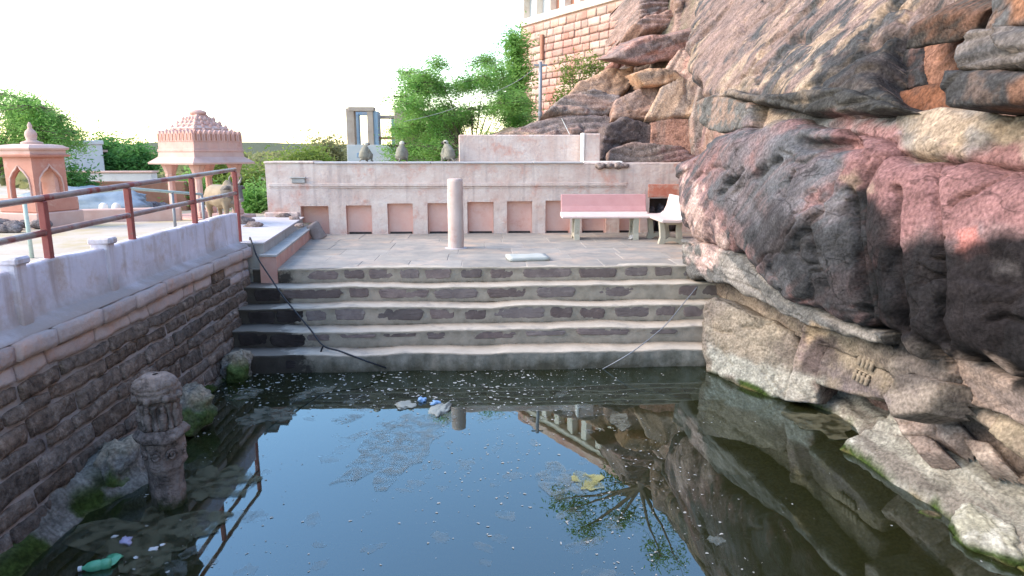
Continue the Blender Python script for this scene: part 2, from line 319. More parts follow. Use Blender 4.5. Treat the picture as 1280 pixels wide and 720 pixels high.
M['ruinbase'] = mat('ruin_base_paint', (.40, .44, .47), (.5, .5, .5), 2, .9, .3, 14, c3=(.4, .3, .24), s3=1.2)
M['house'] = mat('whitewash', (.52, .51, .53), (.62, .6, .6), 1.5, .9, .2, 10, c3=(.45, .42, .42), s3=.9)
M['brick'] = mat('red_brick_wall', (.32, .14, .09), (.4, .2, .14), 3, .9, .4, 18)
M['tarp'] = mat('blue_grey_tarpaulin', (.20, .25, .32), (.3, .35, .4), 3, .6, .3, 10)
M['rubble'] = mat('rubble_stone', (.16, .125, .115), (.30, .24, .22), 5, .9, .6, 18, rnd=.3)
M['slabgrey'] = mat('loose_slab', (.36, .38, .36), (.46, .46, .43), 4, .85, .3, 30)
M['fortstone'] = mat('fort_sandstone', (.44, .28, .235), (.52, .37, .30), 1.4, .9, .5, 8, c3=(.40, .2, .165), s3=.55, t3=(.46, .6), rnd=.2, dist=.03)
M['fortjoint'] = mat('fort_joint', (.41, .28, .23), (.48, .35, .29), 3, .95, .4, 8)
M['fortwhite'] = mat('fort_limewash', (.66, .58, .5), (.74, .68, .62), 1.2, .9, .2, 6, c3=(.55, .42, .34), s3=.8)
M['cable'] = mat('black_cable', (.014, .015, .02), (.02, .022, .03), 5, .5, 0)
M['pole'] = mat('galvanised_pole', (.20, .21, .23), (.28, .28, .3), 4, .5, .1, 30, metal=.3)
M['bark'] = mat('bark', (.09, .062, .045), (.17, .125, .095), 5, .9, .6, 20, dist=.02)
M['leaf_bright'] = leaf_mat('leaf_bright_green', (.13, .31, .06), (.30, .48, .14))
M['leaf_deep'] = leaf_mat('leaf_deep_green', (.06, .18, .045), (.14, .31, .08))
M['leaf_yellow'] = leaf_mat('leaf_yellow_green', (.13, .2, .035), (.24, .3, .07))
M['leaf_dry'] = leaf_mat('leaf_dry_scrub', (.16, .165, .07), (.26, .25, .12))
M['cowhide'] = mat('beige_hide', (.23, .17, .11), (.32, .245, .17), 4, .75, .2, 40)
M['cowdark'] = mat('grey_brown_hide', (.10, .082, .072), (.17, .14, .12), 5, .75, .2, 40)
M['horn'] = mat('horn', (.2, .18, .16), (.3, .27, .24), 6, .5, .1, 40)
M['fur'] = mat('grey_fur', (.17, .155, .12), (.27, .25, .2), 14, .9, .5, 70)
M['furpale'] = mat('pale_fur', (.42, .39, .32), (.52, .48, .4), 14, .9, .4, 70)
M['face'] = mat('black_face', (.02, .018, .018), (.03, .026, .026), 10, .7, .1, 40)
M['moss'] = mat('moss', (.03, .065, .008), (.075, .13, .02), 12, .95, .8, 60, dist=.02)

# ------------------------------------------------------------------ GROUND: one sheet to the horizon, sunk under the pool
def hill_z(X, Y):
    g = X+0.35*(np.minimum(Y, 18.5)-15)-1.0*np.clip((X-.5)/2, 0, 1)
    z = np.interp(g, [-9, -5, -2, 0, 1.2, 2.4, 3.8, 4.5, 5.6, 7, 16, 60], [0.75, 0.8, 1.2, 2.1, 2.9, 3.3, 3.9, 5.2, 7.7, 8.3, 9.3, 10])
    lim = 3.6+0.9*np.clip(X-6.5, 0, 6)+np.clip(18.8-Y, 0, 1)*6
    return np.minimum(z, lim)
def ground_z(X, Y):
    far = 0.5-0.006*np.clip(Y-25, 0, 500)
    court = np.interp(Y, [8, 12.5, 16, 24, 40], [1.36, 1.36, 1.12, .85, .5])
    z = np.where(X < -3.3, court, np.where(Y < 8, -1.5, np.where(Y < 13.9, -.3, np.minimum(hill_z(X, Y)-0.3, .9))))
    z = np.where((X > -3.3) & (Y > 34), np.where(X > 4, 3.0, .5), z)
    z = np.where((Y < 1.4), 1.02, z)
    z = np.where((Y > 40), .5-.004*np.clip(Y-40, 0, 300), z)
    z = np.where((X < -30), .4-.004*np.clip(-X-30, 0, 300), z)
    return z
gx = np.unique(np.concatenate([np.array([-2500, -900, -400, -200, -120, -80, -50, -35]), np.arange(-28, -3.31, .7), [-3.31, -3.29], np.arange(-3, 14, .4), [18, 25, 40, 80, 200, 600, 2500]]))
gy = np.unique(np.concatenate([np.array([-800, -200, -60, -20, -8, -3, 0, 1.39, 1.41, 4, 7.9, 8.1, 11, 13.89, 13.91]), np.arange(14.2, 36, .5), [38, 41, 46, 55, 70, 90, 130, 200, 350, 700, 1500, 3000]]))
GX, GY = np.meshgrid(gx, gy); GZ = ground_z(GX, GY)
msk = (GX < -3.5) & (GY > 2)
GZ = GZ+np.where(msk, .02*fbm(np.stack([GX*.7, GY*.7, GX*0], -1).reshape(-1, 3), 3, 3).reshape(GX.shape), 0)
def gridfaces(ny, nx):
    i = np.arange((ny-1)*(nx-1)); r = i//(nx-1); c = i % (nx-1); a = r*nx+c
    return np.stack([a, a+1, a+nx+1, a+nx], 1)
gme = np_mesh('ground', np.stack([GX, GY, GZ], -1).reshape(-1, 3), gridfaces(len(gy), len(gx)), False)
tag(link('ground', gme, None, M['court']), kind='structure')

# ------------------------------------------------------------------ POOL: bed and water
bedm = MB().box(-3.4, 4.4, 1.2, 8.3, -1.62, -1.42); b = bedm.build('pool_bed', M['bed']); tag(b, kind='structure')
def water_mat():
    m = bpy.data.materials.new('pond_water'); m.use_nodes = True; t = m.node_tree; N = t.nodes.new; L = t.links.new
    t.nodes.remove(t.nodes['Principled BSDF']); out = t.nodes['Material Output']
    fr = N('ShaderNodeFresnel'); fr.inputs[0].default_value = 2.2
    g = N('ShaderNodeNewGeometry'); n = N('ShaderNodeTexNoise'); n.inputs['Scale'].default_value = 2.5; n.inputs['Detail'].default_value = 2; L(g.outputs[0], n.inputs['Vector'])
    bp = N('ShaderNodeBump'); bp.inputs['Strength'].default_value = .012; bp.inputs['Distance'].default_value = .05; L(n.outputs[0], bp.inputs['Height'])
    gl = N('ShaderNodeBsdfGlossy'); gl.inputs['Roughness'].default_value = .008; gl.inputs[0].default_value = (.70, .89, 1, 1); L(bp.outputs[0], gl.inputs['Normal']); L(bp.outputs[0], fr.inputs['Normal'])  # blue put into the gloss tint so the mirrored sky looks bluer
    tr = N('ShaderNodeBsdfTransparent'); tr.inputs[0].default_value = (.62, .58, .42, 1)
    df = N('ShaderNodeBsdfDiffuse'); df.inputs[0].default_value = (.048, .05, .018, 1)
    m2 = N('ShaderNodeMixShader'); m2.inputs[0].default_value = .34; L(tr.outputs[0], m2.inputs[1]); L(df.outputs[0], m2.inputs[2])
    mx = N('ShaderNodeMixShader'); L(fr.outputs[0], mx.inputs[0]); L(m2.outputs[0], mx.inputs[1]); L(gl.outputs[0], mx.inputs[2]); L(mx.outputs[0], out.inputs[0])
    va = N('ShaderNodeVolumeAbsorption'); va.inputs[0].default_value = (.42, .34, .14, 1); va.inputs[1].default_value = 3.0; L(va.outputs[0], out.inputs['Volume'])
    return m
M['water'] = water_mat()
wm = MB().box(-3.35, 4.3, 1.45, 8.25, -1.40, 0.0); tag(wm.build('pool_water', M['water']), kind='structure')
# bank behind the camera side of the pool
tag(MB().box(-3.35, 3.6, .9, 1.46, -1.6, 1.06, .03).build('pool_bank', M['paving']), kind='structure')

# ------------------------------------------------------------------ CLIFF: base sheet and the rock masses one can tell apart
GREY = (.11, .107, .11); DGREY = (.045, .043, .045); BLACK = (.0115, .012, .0133); PINK = (.21, .11, .108); ROSE = (.24, .14, .136); CREAM = (.35, .265, .195)
TAN = (.27, .215, .15); ORANGE = (.30, .145, .085); PALE = (.46, .43, .38); WARM = (.36, .25, .19); MOSS = (.04, .062, .015); BROWN = (.15, .10, .085)
# stains and painted shade on the rock: (outline, colour, softness px, noise px, strength)
STAINS_AND_SHADE = [
 ([(1035, 165), (1100, 158), (1142, 178), (1135, 215), (1105, 250), (1060, 245), (1040, 215)], PINK, 14, 26, .85),
 ([(856, 200), (905, 185), (950, 165), (960, 185), (900, 235), (880, 330), (856, 330)], ROSE, 16, 40, .8),
 ([(858, 215), (876, 225), (884, 300), (905, 315), (884, 335), (858, 330)], (.50, .36, .32), 8, 22, .8),
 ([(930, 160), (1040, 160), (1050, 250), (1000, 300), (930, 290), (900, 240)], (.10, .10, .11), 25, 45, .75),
 ([(1055, 235), (1100, 245), (1115, 300), (1118, 405), (1070, 395), (1050, 320)], BLACK, 12, 22, .9),  # black stain, plus the shade of the hollow underside painted in
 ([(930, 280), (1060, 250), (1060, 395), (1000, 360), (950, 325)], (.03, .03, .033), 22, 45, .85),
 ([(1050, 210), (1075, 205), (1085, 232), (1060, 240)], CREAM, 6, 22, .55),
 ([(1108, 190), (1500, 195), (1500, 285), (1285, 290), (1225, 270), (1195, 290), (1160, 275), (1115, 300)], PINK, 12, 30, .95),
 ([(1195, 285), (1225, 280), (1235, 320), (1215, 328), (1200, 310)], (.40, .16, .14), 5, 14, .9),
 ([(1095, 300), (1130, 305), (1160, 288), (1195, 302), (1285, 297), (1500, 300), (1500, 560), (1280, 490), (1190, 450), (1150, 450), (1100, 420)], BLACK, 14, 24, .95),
 ([(1240, 330), (1270, 335), (1268, 352), (1240, 350)], (.07, .062, .062), 6, 14, .6),
 # upper slope
 ([(870, 20), (930, -20), (1010, -30), (960, 60), (930, 110), (880, 120)], (.24, .165, .145), 20, 50, .75),
 ([(985, 90), (1015, 78), (1030, 100), (990, 118)], CREAM, 8, 26, .8),
 ([(890, 108), (950, 85), (935, 112), (905, 122)], CREAM, 10, 22, .7),
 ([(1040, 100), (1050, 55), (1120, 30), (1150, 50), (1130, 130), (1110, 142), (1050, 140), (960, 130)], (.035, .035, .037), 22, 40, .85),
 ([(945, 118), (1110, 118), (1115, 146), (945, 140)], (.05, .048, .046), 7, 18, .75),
 ([(945, 138), (985, 140), (960, 158), (945, 156)], CREAM, 6, 14, .8),
 # cream band above the right boulder
 ([(1145, 150), (1500, 150), (1500, 178), (1270, 190), (1240, 172), (1200, 195), (1150, 180)], CREAM, 10, 26, .85),
 ([(1215, 165), (1245, 170), (1235, 195), (1200, 200)], (.2, .19, .19), 8, 18, .7),
 ([(1255, -10), (1300, -20), (1300, 22), (1262, 18)], ORANGE, 8, 14, .9),
 ([(1258, 100), (1500, 95), (1500, 130), (1266, 132)], (.22, .11, .07), 8, 18, .7),
 # lower rocks: pale mineral crust over the water line
 ([(884, 425), (930, 440), (985, 462), (985, 500), (884, 470)], (.33, .32, .275), 6, 14, .85),
 ([(905, 375), (985, 410), (960, 440), (900, 415)], (.25, .205, .155), 10, 22, .8),
 ([(1010, 405), (1036, 412), (1010, 432), (1003, 425)], (.40, .29, .19), 5, 8, .85),
 ([(1020, 418), (1045, 425), (1030, 475), (1005, 470)], (.075, .058, .055), 6, 12, .8),  # darker right side of the square block
 ([(985, 460), (1030, 470), (1020, 500), (985, 500)], (.36, .34, .29), 6, 12, .8),
 ([(1045, 432), (1128, 468), (1122, 480), (1050, 455)], (.25, .2, .145), 8, 16, .7),
 ([(1036, 455), (1090, 475), (1118, 497), (1050, 490)], (.13, .105, .11), 8, 14, .7),
 ([(1118, 440), (1175, 425), (1190, 470), (1125, 475)], (.12, .10, .09), 8, 20, .8),
 ([(1190, 430), (1275, 468), (1260, 490), (1195, 465)], (.42, .31, .26), 6, 16, .85),
]
# cracks and ledges cut into the rock: (polyline px, width px, depth m)
CRACKS = [
 ([(1167, 205), (1164, 240), (1170, 300), (1176, 360), (1168, 400), (1180, 428)], 5, .09),
 ([(1252, 218), (1236, 226), (1215, 244), (1196, 252), (1188, 262)], 2.5, .04),
 ([(945, 222), (960, 205), (972, 200)], 4, .06), ([(908, 232), (925, 213)], 3.5, .05),
 ([(1000, 181), (1030, 184), (1066, 181)], 7, .16),
 ([(1062, 240), (1070, 300), (1085, 395)], 4, .06), ([(868, 222), (890, 210), (910, 212)], 3, .03),
 ([(990, 55), (1008, 50)], 4, .06), ([(1078, 210), (1085, 190), (1092, 183)], 2, .02),
 ([(1010, 290), (1018, 330), (1032, 360)], 3.5, .05), ([(900, 245), (915, 225)], 3, .05), ([(978, 247), (990, 215)], 3, .04),
 ([(1118, 240), (1113, 290), (1118, 350), (1126, 410)], 6, .12),
 ([(1232, 400), (1250, 393), (1275, 402)], 4, .05),
 ([(930, 412), (960, 402)], 3, .03), ([(890, 412), (915, 417)], 3, .03),
 ([(1195, 178), (1205, 175)], 3, .03),
]
def seg_dist(Q, poly, closed=True, near=False):
    """distance of points Q (n,2) to a polyline / polygon outline, plus inside mask"""
    P = np.asarray(poly, float); n = len(P); d = np.full(len(Q), 1e9); ins = np.zeros(len(Q), bool); np_ = np.zeros_like(Q)
    for i in range(n if closed else n-1):
        a = P[i]; b = P[(i+1) % n]; ab = b-a; t = np.clip(((Q-a)@ab)/max(ab@ab, 1e-9), 0, 1)
        c_ = a+t[:, None]*ab; e_ = np.hypot(*(Q-c_).T)
        if near: np_ = np.where((e_ < d)[:, None], c_, np_)
        d = np.minimum(d, e_)
        if closed:
            c = ((a[1] > Q[:, 1]) != (b[1] > Q[:, 1])) & (Q[:, 0] < (b[0]-a[0])*(Q[:, 1]-a[1])/(b[1]-a[1]+1e-12)+a[0]); ins ^= c
    return (d, ins, np_) if near else (d, ins)
def paint(P, base, streakdir=None, var=.5, second=None, seed=0, third=None):
    n = len(P); col = np.tile(np.array(base, float), (n, 1))
    if second is not None:
        Q = P.copy()
        if streakdir is not None:
            s = np.array(streakdir, float); s = s*np.array([1, -1, 1]) if s[0] == 0 else s; s /= np.linalg.norm(s); al = Q@s; Q = Q-np.outer(al, s)*.92
        k = sstep(-.15, .38, fbm(Q*5.5+seed, 5, 31+seed, g=.65))[:, None]*var
        col = col*(1-k)+np.array(second)*k
    if third is not None:
        k = (sstep(.22, .5, fbm(Q*7.5+seed+20, 4, 131+seed, g=.6))*.8)[:, None]; col = col*(1-k)+np.array(third)*k
    u, v = topx(P); front = ((P-C0)@fw) > .3
    w1 = fbm(P*2.3, 4, 71); w2 = fbm(P*2.3+9, 4, 83); w3 = fbm(P*9, 3, 91)
    for poly, c, soft, nz, st in STAINS_AND_SHADE:
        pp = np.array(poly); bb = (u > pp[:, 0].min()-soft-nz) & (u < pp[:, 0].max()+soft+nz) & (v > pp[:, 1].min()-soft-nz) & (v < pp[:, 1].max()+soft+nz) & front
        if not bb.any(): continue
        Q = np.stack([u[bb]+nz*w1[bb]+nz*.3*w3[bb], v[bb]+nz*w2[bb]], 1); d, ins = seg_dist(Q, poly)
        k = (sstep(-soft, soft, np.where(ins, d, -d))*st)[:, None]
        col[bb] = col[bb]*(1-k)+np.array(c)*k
    return col
def waterline(P, col, top=.16, crust=(.42, .41, .35)):
    z = P[:, 2]+.05*fbm(P*4, 3, 7); k = sstep(.34, .16, z)[:, None]*.0
    m = sstep(.075, .02, z)*sstep(-.25, .25, fbm(P*2.1, 3, 19)+.25); col = col*(1-m[:, None])+np.array(MOSS)*m[:, None]
    m = sstep(.0, -.05, z)[:, None]; return col*(1-m)+np.array((.17, .125, .055))*m
cliff = None
def rock(poly, p0, nrm, bulge, edge, base, second=None, var=.5, streak=None, rough=.05, depth=.6, seed=0, cell=None, strata=0.0, power=4.2, tilt=(0, 0), parent=True, far=False, wl=False, fac=1.0, fscale=1.0, third=None):
    n = np.array(nrm, float); n /= np.linalg.norm(n); p0 = np.array(p0, float)
    t = np.cross([0, 0, 1.0], n); t /= np.linalg.norm(t); w = np.cross(n, t)
    pts = []
    for (a, b) in poly:
        d = ray(a, b); s = ((p0-C0)@n)/(d@n); pts.append(C0+d*s)
    pts = np.array(pts); q = np.stack([(pts-p0)@t, (pts-p0)@w], 1)
    if cell is None: cell = .017
    if power > 4: edge = edge*.62
    m = cell*4; lo = q.min(0)-m; hi = q.max(0)+m
    nx, ny = (np.ceil((hi-lo)/cell).astype(int)+1); A, B = np.meshgrid(lo[0]+np.arange(nx)*cell, lo[1]+np.arange(ny)*cell)
    Q = np.stack([A.ravel(), B.ravel()], 1); P = p0+np.outer(Q[:, 0], t)+np.outer(Q[:, 1], w)
    wp = np.stack([fbm(P*2.2, 3, 5+seed), fbm(P*2.2, 3, 6+seed)], 1)*min(edge, .35)*.3
    d, ins, nr = seg_dist(Q+wp, q, True, True)
    d = np.where(ins, d, -d)
    Q = np.where((d < 0)[:, None], nr-wp, Q); P = p0+np.outer(Q[:, 0], t)+np.outer(Q[:, 1], w)
    r = np.clip(d/edge, 0, 1); h = bulge*(1-(1-r)**power)**(1/power)
    h = h+tilt[0]*(Q[:, 0]-q[:, 0].mean())*(r > 0)+tilt[1]*(Q[:, 1]-q[:, 1].mean())*(r > 0)
    h = h-np.clip(-d, 0, cell*3)/(cell*3)*depth
    X = P+np.outer(np.maximum(h, 0), n)
    Y = X*np.array([1, .7, 1.6])+seed*3.1
    if streak is not None:
        sv = np.array(streak, float); sv = sv*np.array([1, -1, 1]) if sv[0] == 0 else sv; sv /= np.linalg.norm(sv); sk = X-np.outer(X@sv, sv)*.68+seed*3.1
    else: sk = np.stack([Y[:, 0], Y[:, 1], Y[:, 2]+(.45 if not far else -.3)*Y[:, 1]+(.25*Y[:, 0] if far else 0)], 1)   # bedding dips along the face
    ff = fscale
    wob3 = np.stack([fbm(Y*2, 3, 91), fbm(Y*2, 3, 92), fbm(Y*2, 3, 93)], 1)*.16
    f1, e1 = facets(sk*1.25*ff+wob3, seed, .8); f2, e2 = facets(sk*3.6*ff+wob3*2, seed+9, .8); f3, e3 = facets(sk*9*ff+wob3*4, seed+19, .9)
    act = sstep(-.25, .45, fbm(Y*.9, 2, 61+seed))           # where the face is broken rather than water-worn
    dd = rough*(.8*fbm(Y*.8, 3, 11+seed)+fac*(.9*f1+act*(.40*f2+.13*f3))+.22*fbm(sk*4.5*ff, 3, 13+seed)+.10*fbm(sk*14*ff, 3, 14+seed))
    dd = dd-rough*fac*(.55*np.exp(-(e1/.045)**2)*sstep(-.2, .3, fbm(Y*1.3, 2, 62+seed))+.22*act*np.exp(-(e2/.05)**2))
    if strata:
        zz = X[:, 2]+.25*(X[:, 1])*strata*.0+.10*fbm(X*.9, 2, 15)+ .18*(X[:, 1]*.25)
        L = zz*7.0; fr = L-np.floor(L); dd = dd+strata*(sstep(0, .25, fr)*sstep(1, .8, fr)-.5)*(.6+.8*vnoise(np.stack([np.floor(L), np.floor(L)*0, X[:, 1]*.8], 1), 3))
    X = P+np.outer(h+dd, n)
    u, v = topx(X)
    if not far:
        wob = fbm(X*5, 3, 55)*3.5
        for line, wd, dep in CRACKS:
            l = np.array(line); bb = (u > l[:, 0].min()-15) & (u < l[:, 0].max()+15) & (v > l[:, 1].min()-15) & (v < l[:, 1].max()+15)
            if bb.any():
                dl, _ = seg_dist(np.stack([u[bb]+wob[bb], v[bb]+wob[bb]], 1), line, False)
                X[bb] -= np.outer(dep*1.5*np.exp(-(dl/wd)**2), n)
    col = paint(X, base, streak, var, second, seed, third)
    if wl: col = waterline(X, col)
    # keep cells near / inside the outline
    ok = (d > -cell*3.2).reshape(ny, nx); Fq = gridfaces(ny, nx); o = ok.ravel()
    Fq = Fq[o[Fq].all(1)]; use = np.unique(Fq); rm = np.zeros(len(X), int)-1; rm[use] = np.arange(len(use))
    me = np_mesh('rock', X[use], rm[Fq], True, col[use])
    return link('rock', me, cliff, M['rock'])

# base sheet of the near cliff (profile swept along Y), rising to the hilltop
prof = [(3.95, -.7), (3.95, .4), (3.85, 1.4), (3.95, 3.0), (4.35, 3.9), (5.3, 7.2), (6.0, 8.0), (7.5, 8.6), (14, 9.4), (60, 10.5)]
pl = np.array(prof); seglen = np.hypot(*np.diff(pl, axis=0).T); cum = np.concatenate([[0], np.cumsum(seglen)])
ts = np.concatenate([np.arange(0, 12, .07), np.arange(12, 20, .5), [25, 35, 50, 64]]); ys = np.arange(-6, 14.6, .08)
TT, YY = np.meshgrid(ts, ys); XX = np.interp(TT, cum, pl[:, 0]); ZZ = np.interp(TT, cum, pl[:, 1])
XX = XX+np.clip(YY-9, 0, 6)*.14
P = np.stack([XX, YY, ZZ], -1).reshape(-1, 3)
k = np.clip(TT.ravel()/2, 0, 1)
nd = .22*fbm(P*np.array([.6, .5, 1.1]), 4, 3)+.1*np.clip(ridge(P*np.array([.8, .7, 2.2]), 4, 9)-.4, 0, 1)+.05*fbm(P*3, 4, 8)
P = P+np.outer(nd*k, np.array([-.85, 0, .5]))
col = paint(P, (.24, .145, .115), (0, .75, .66), .6, (.34, .26, .22), 3)
cliff = link('cliff', np_mesh('cliff', P, gridfaces(len(ys), len(ts)), True, col), None, M['rock']); tag(cliff, kind='structure')
# the hill behind the back wall
hx = np.arange(-9, 16.1, .16); hy = np.arange(14.0, 33, .16); HX, HY = np.meshgrid(hx, hy)
HZ = hill_z(HX, HY); HZ = np.where(HX < 9, 1.0+(HZ-1.0)*sstep(14.8, 17.2, HY+np.clip(HX-4.4, 0, 2)*1.6), HZ)
P = np.stack([HX, HY, HZ], -1).reshape(-1, 3)
P[:, 2] += .22*fbm(P*np.array([.7, .7, .7]), 4, 23)+.10*fbm(P*2.5, 3, 24)
col = paint(P, (.20, .15, .125), None, .7, (.17, .16, .10), 5)
link('hillside', np_mesh('hillside', P, gridfaces(len(hy), len(hx)), True, col), cliff, M['rock'])

def NX(x6, k, lean=0.0, z0=1.5):          # plane x = x6 + k*(y-6) + lean*(z-z0), facing the pool
    return (x6, 6.0, z0), (-1.0, k, lean)
def FY(y, k=0.0, lean=0.0, x0=3.5, z0=3.0):  # plane y = y + k*(x-x0) + lean*(z-z0), facing the camera
    return (x0, y, z0), (k, -1.0, lean)
R_ = rock
# --- two great boulders over the pool
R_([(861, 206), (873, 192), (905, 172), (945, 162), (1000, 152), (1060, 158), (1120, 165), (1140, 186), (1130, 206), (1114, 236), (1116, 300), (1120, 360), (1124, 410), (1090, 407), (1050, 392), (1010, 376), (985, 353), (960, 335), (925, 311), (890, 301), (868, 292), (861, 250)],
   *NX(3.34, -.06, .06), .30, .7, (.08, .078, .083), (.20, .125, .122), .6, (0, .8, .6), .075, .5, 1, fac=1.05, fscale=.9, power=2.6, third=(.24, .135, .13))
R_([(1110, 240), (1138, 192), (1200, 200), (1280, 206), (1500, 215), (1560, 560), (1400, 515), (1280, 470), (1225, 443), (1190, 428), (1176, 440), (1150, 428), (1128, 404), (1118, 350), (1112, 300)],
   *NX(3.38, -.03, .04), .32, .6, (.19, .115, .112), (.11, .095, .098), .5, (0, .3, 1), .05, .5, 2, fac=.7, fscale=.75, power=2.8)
# --- pale skirt and recessed bed below the left boulder
R_([(861, 298), (890, 304), (925, 316), (960, 339), (990, 360), (1012, 380), (1055, 396), (1126, 412), (1128, 432), (1060, 417), (1020, 404), (980, 387), (940, 364), (900, 352), (872, 350), (861, 330)],
   *NX(3.36, -.07), .13, .2, (.12, .115, .11), (.29, .255, .225), .7, (0, 1, -.3), .06, .4, 3, strata=.02)
R_([(866, 345), (900, 350), (940, 362), (980, 385), (1030, 408), (1132, 432), (1134, 474), (1085, 450), (1040, 436), (990, 414), (950, 396), (900, 373)],
   *NX(3.52, -.08, -.1), .05, .1, (.17, .135, .11), (.27, .21, .16), .7, (0, 1, -.3), .05, .3, 4, strata=.02)
# --- blocks at the foot
R_([(880, 388), (899, 370), (950, 394), (998, 415), (1003, 432), (988, 505), (940, 492), (905, 476), (884, 470)], (3.42, 7.07, .5), (-1, -.55, .32), .10, .3, (.21, .18, .145), (.15, .118, .10), .65, (0, 1, -.3), .06, .4, 5, wl=True)
R_([(984, 500), (1000, 432), (1011, 404), (1038, 412), (1048, 430), (1034, 472), (1026, 505)], (3.42, 6.75, .4), (-.8, -.6, .12), .10, .12, (.19, .14, .125), (.27, .215, .17), .6, None, .035, .35, 6, wl=True)
R_([(1024, 480), (1042, 432), (1085, 446), (1130, 472), (1126, 500), (1090, 500), (1050, 490)], *NX(3.62, -.1, .25, .8), .05, .12, (.21, .17, .13), (.14, .115, .11), .6, None, .035, .3, 7)
R_([(1118, 462), (1130, 425), (1150, 420), (1180, 432), (1190, 452), (1186, 482), (1150, 470), (1124, 476)], *NX(3.50, 0, .1), .05, .08, (.20, .165, .135), (.10, .085, .08), .8, (0, 1, -.5), .035, .3, 8, strata=.05)
R_([(1116, 500), (1130, 472), (1150, 468), (1186, 480), (1182, 500), (1170, 520), (1128, 524)], *NX(3.46, 0, .2), .08, .1, (.21, .17, .14), (.12, .095, .085), .6, None, .04, .3, 9)
R_([(1184, 430), (1225, 445), (1280, 470), (1460, 545), (1470, 610), (1330, 545), (1262, 512), (1215, 492), (1190, 474)], *NX(3.50, 0, -.25), .10, .12, (.33, .245, .205), (.16, .13, .125), .6, (0, 1, -.4), .04, .3, 10)
R_([(1192, 470), (1230, 490), (1300, 520), (1460, 600), (1460, 700), (1300, 620), (1230, 570), (1180, 530)], *NX(3.78, 0, 0), .03, .1, (.13, .10, .085), (.20, .16, .13), .5, None, .05, .3, 11)
R_([(1208, 518), (1232, 502), (1264, 514), (1246, 543)], *NX(3.62, 0, .7, .7), .06, .05, (.30, .24, .19), (.38, .29, .22), .5, None, .015, .2, 12)
R_([(1244, 548), (1268, 516), (1330, 545), (1380, 640), (1300, 590)], *NX(3.60, 0, .6, .6), .08, .08, (.28, .225, .165), (.2, .155, .12), .5, None, .025, .2, 13)
for j, pg in enumerate([[(1118, 524), (1140, 510), (1180, 518), (1172, 545), (1130, 545)], [(1168, 520), (1200, 528), (1215, 548), (1190, 560), (1166, 545)], [(1205, 545), (1240, 555), (1262, 585), (1225, 580)], [(1130, 548), (1165, 548), (1185, 568), (1150, 572)]]):
    R_(pg, *NX(3.66, 0, .9, .5), .05, .06, (.25, .19, .16), (.35, .29, .245), .6, None, .03, .2, 14+j, strata=.03)
# --- band between the boulders and the overhang
R_([(943, 140), (1000, 137), (1130, 140), (1150, 158), (1140, 190), (1060, 170), (1000, 164), (948, 168)], *NX(3.62, -.05, .55, 2.9), .10, .18, (.20, .195, .20), ROSE, .6, (0, 1, .3), .05, .4, 20)
R_([(1140, 152), (1200, 143), (1280, 148), (1520, 140), (1520, 225), (1280, 214), (1200, 208), (1136, 198)], *NX(3.62, 0, .5, 2.8), .12, .18, (.28, .225, .18), (.13, .125, .125), .6, (0, 1, .2), .05, .4, 21)
R_([(872, 128), (898, 117), (944, 128), (948, 160), (905, 168), (878, 158)], *NX(3.50, -.06, .1, 3), .08, .12, (.12, .115, .11), (.36, .22, .16), .5, None, .04, .4, 22)
# --- upper slope with the overhanging lip
R_([(872, -160), (880, -60), (872, 30), (868, 90), (880, 118), (950, 124), (1010, 140), (1110, 145), (1152, 141), (1128, 118), (1118, 62), (1150, 24), (1190, 10), (1248, 6), (1262, -60), (1260, -160)],
   *NX(3.60, -.055, .60, 3.1), .17, .4, (.075, .074, .077), (.235, .16, .14), .75, (0, .72, .69), .085, .7, 23, cell=.02, fac=1.1, power=2.8, third=(.36, .26, .19))
R_([(886, 124), (925, 116), (990, 122), (1050, 112), (1085, 118), (1118, 128), (1152, 143), (1060, 146), (1008, 143), (950, 129)], *NX(3.50, -.055, .25, 3.1), .13, .14, (.05, .049, .05), (.15, .125, .11), .6, (0, 1, .1), .06, .5, 32, strata=.03)
R_([(868, 70), (900, 36), (962, 4), (948, 28), (905, 60), (876, 84)], *NX(3.70, -.055, .60, 3.1), .15, .12, (.24, .17, .145), (.13, .12, .115), .7, (0, .8, .6), .05, .4, 33)
R_([(952, 30), (982, 8), (1020, -12), (1006, 12), (968, 38)], *NX(3.60, -.055, .60, 3.1), .12, .10, (.15, .13, .125), (.28, .2, .17), .7, (0, .8, .6), .04, .4, 34)
R_([(1010, 70), (1060, 30), (1100, 10), (1080, 42), (1030, 78)], *NX(3.56, -.055, .60, 3.1), .07, .10, (.10, .095, .095), (.27, .2, .17), .7, (0, .8, .6), .04, .4, 35)
# --- hollow on the right: blocks inside, roof rock, and the near layered mass
R_([(1112, 40), (1260, 20), (1250, 150), (1120, 150)], *NX(4.25, 0, .2, 3), .03, .1, (.12, .055, .035), (.07, .04, .03), .6, None, .06, .3, 24)
R_([(1116, 62), (1162, 56), (1166, 106), (1128, 118)], *NX(3.95, 0, .1, 3), .10, .08, (.045, .045, .05), (.16, .085, .07), .5, None, .03, .4, 25)
R_([(1160, 58), (1218, 48), (1206, 106), (1166, 110)], *NX(4.0, 0, .1, 3), .08, .08, (.24, .125, .09), (.15, .08, .06), .6, None, .035, .4, 26)
R_([(1126, 116), (1204, 104), (1200, 146), (1136, 146)], *NX(3.85, 0, .3, 3), .08, .08, (.18, .08, .048), (.08, .045, .035), .7, None, .04, .4, 27)
R_([(1146, 26), (1188, 8), (1250, 6), (1240, 42), (1196, 50), (1142, 58)], *NX(3.72, 0, -.5, 3.4), .08, .1, (.07, .06, .055), (.2, .09, .055), .5, (0, 1, .3), .05, .5, 28)
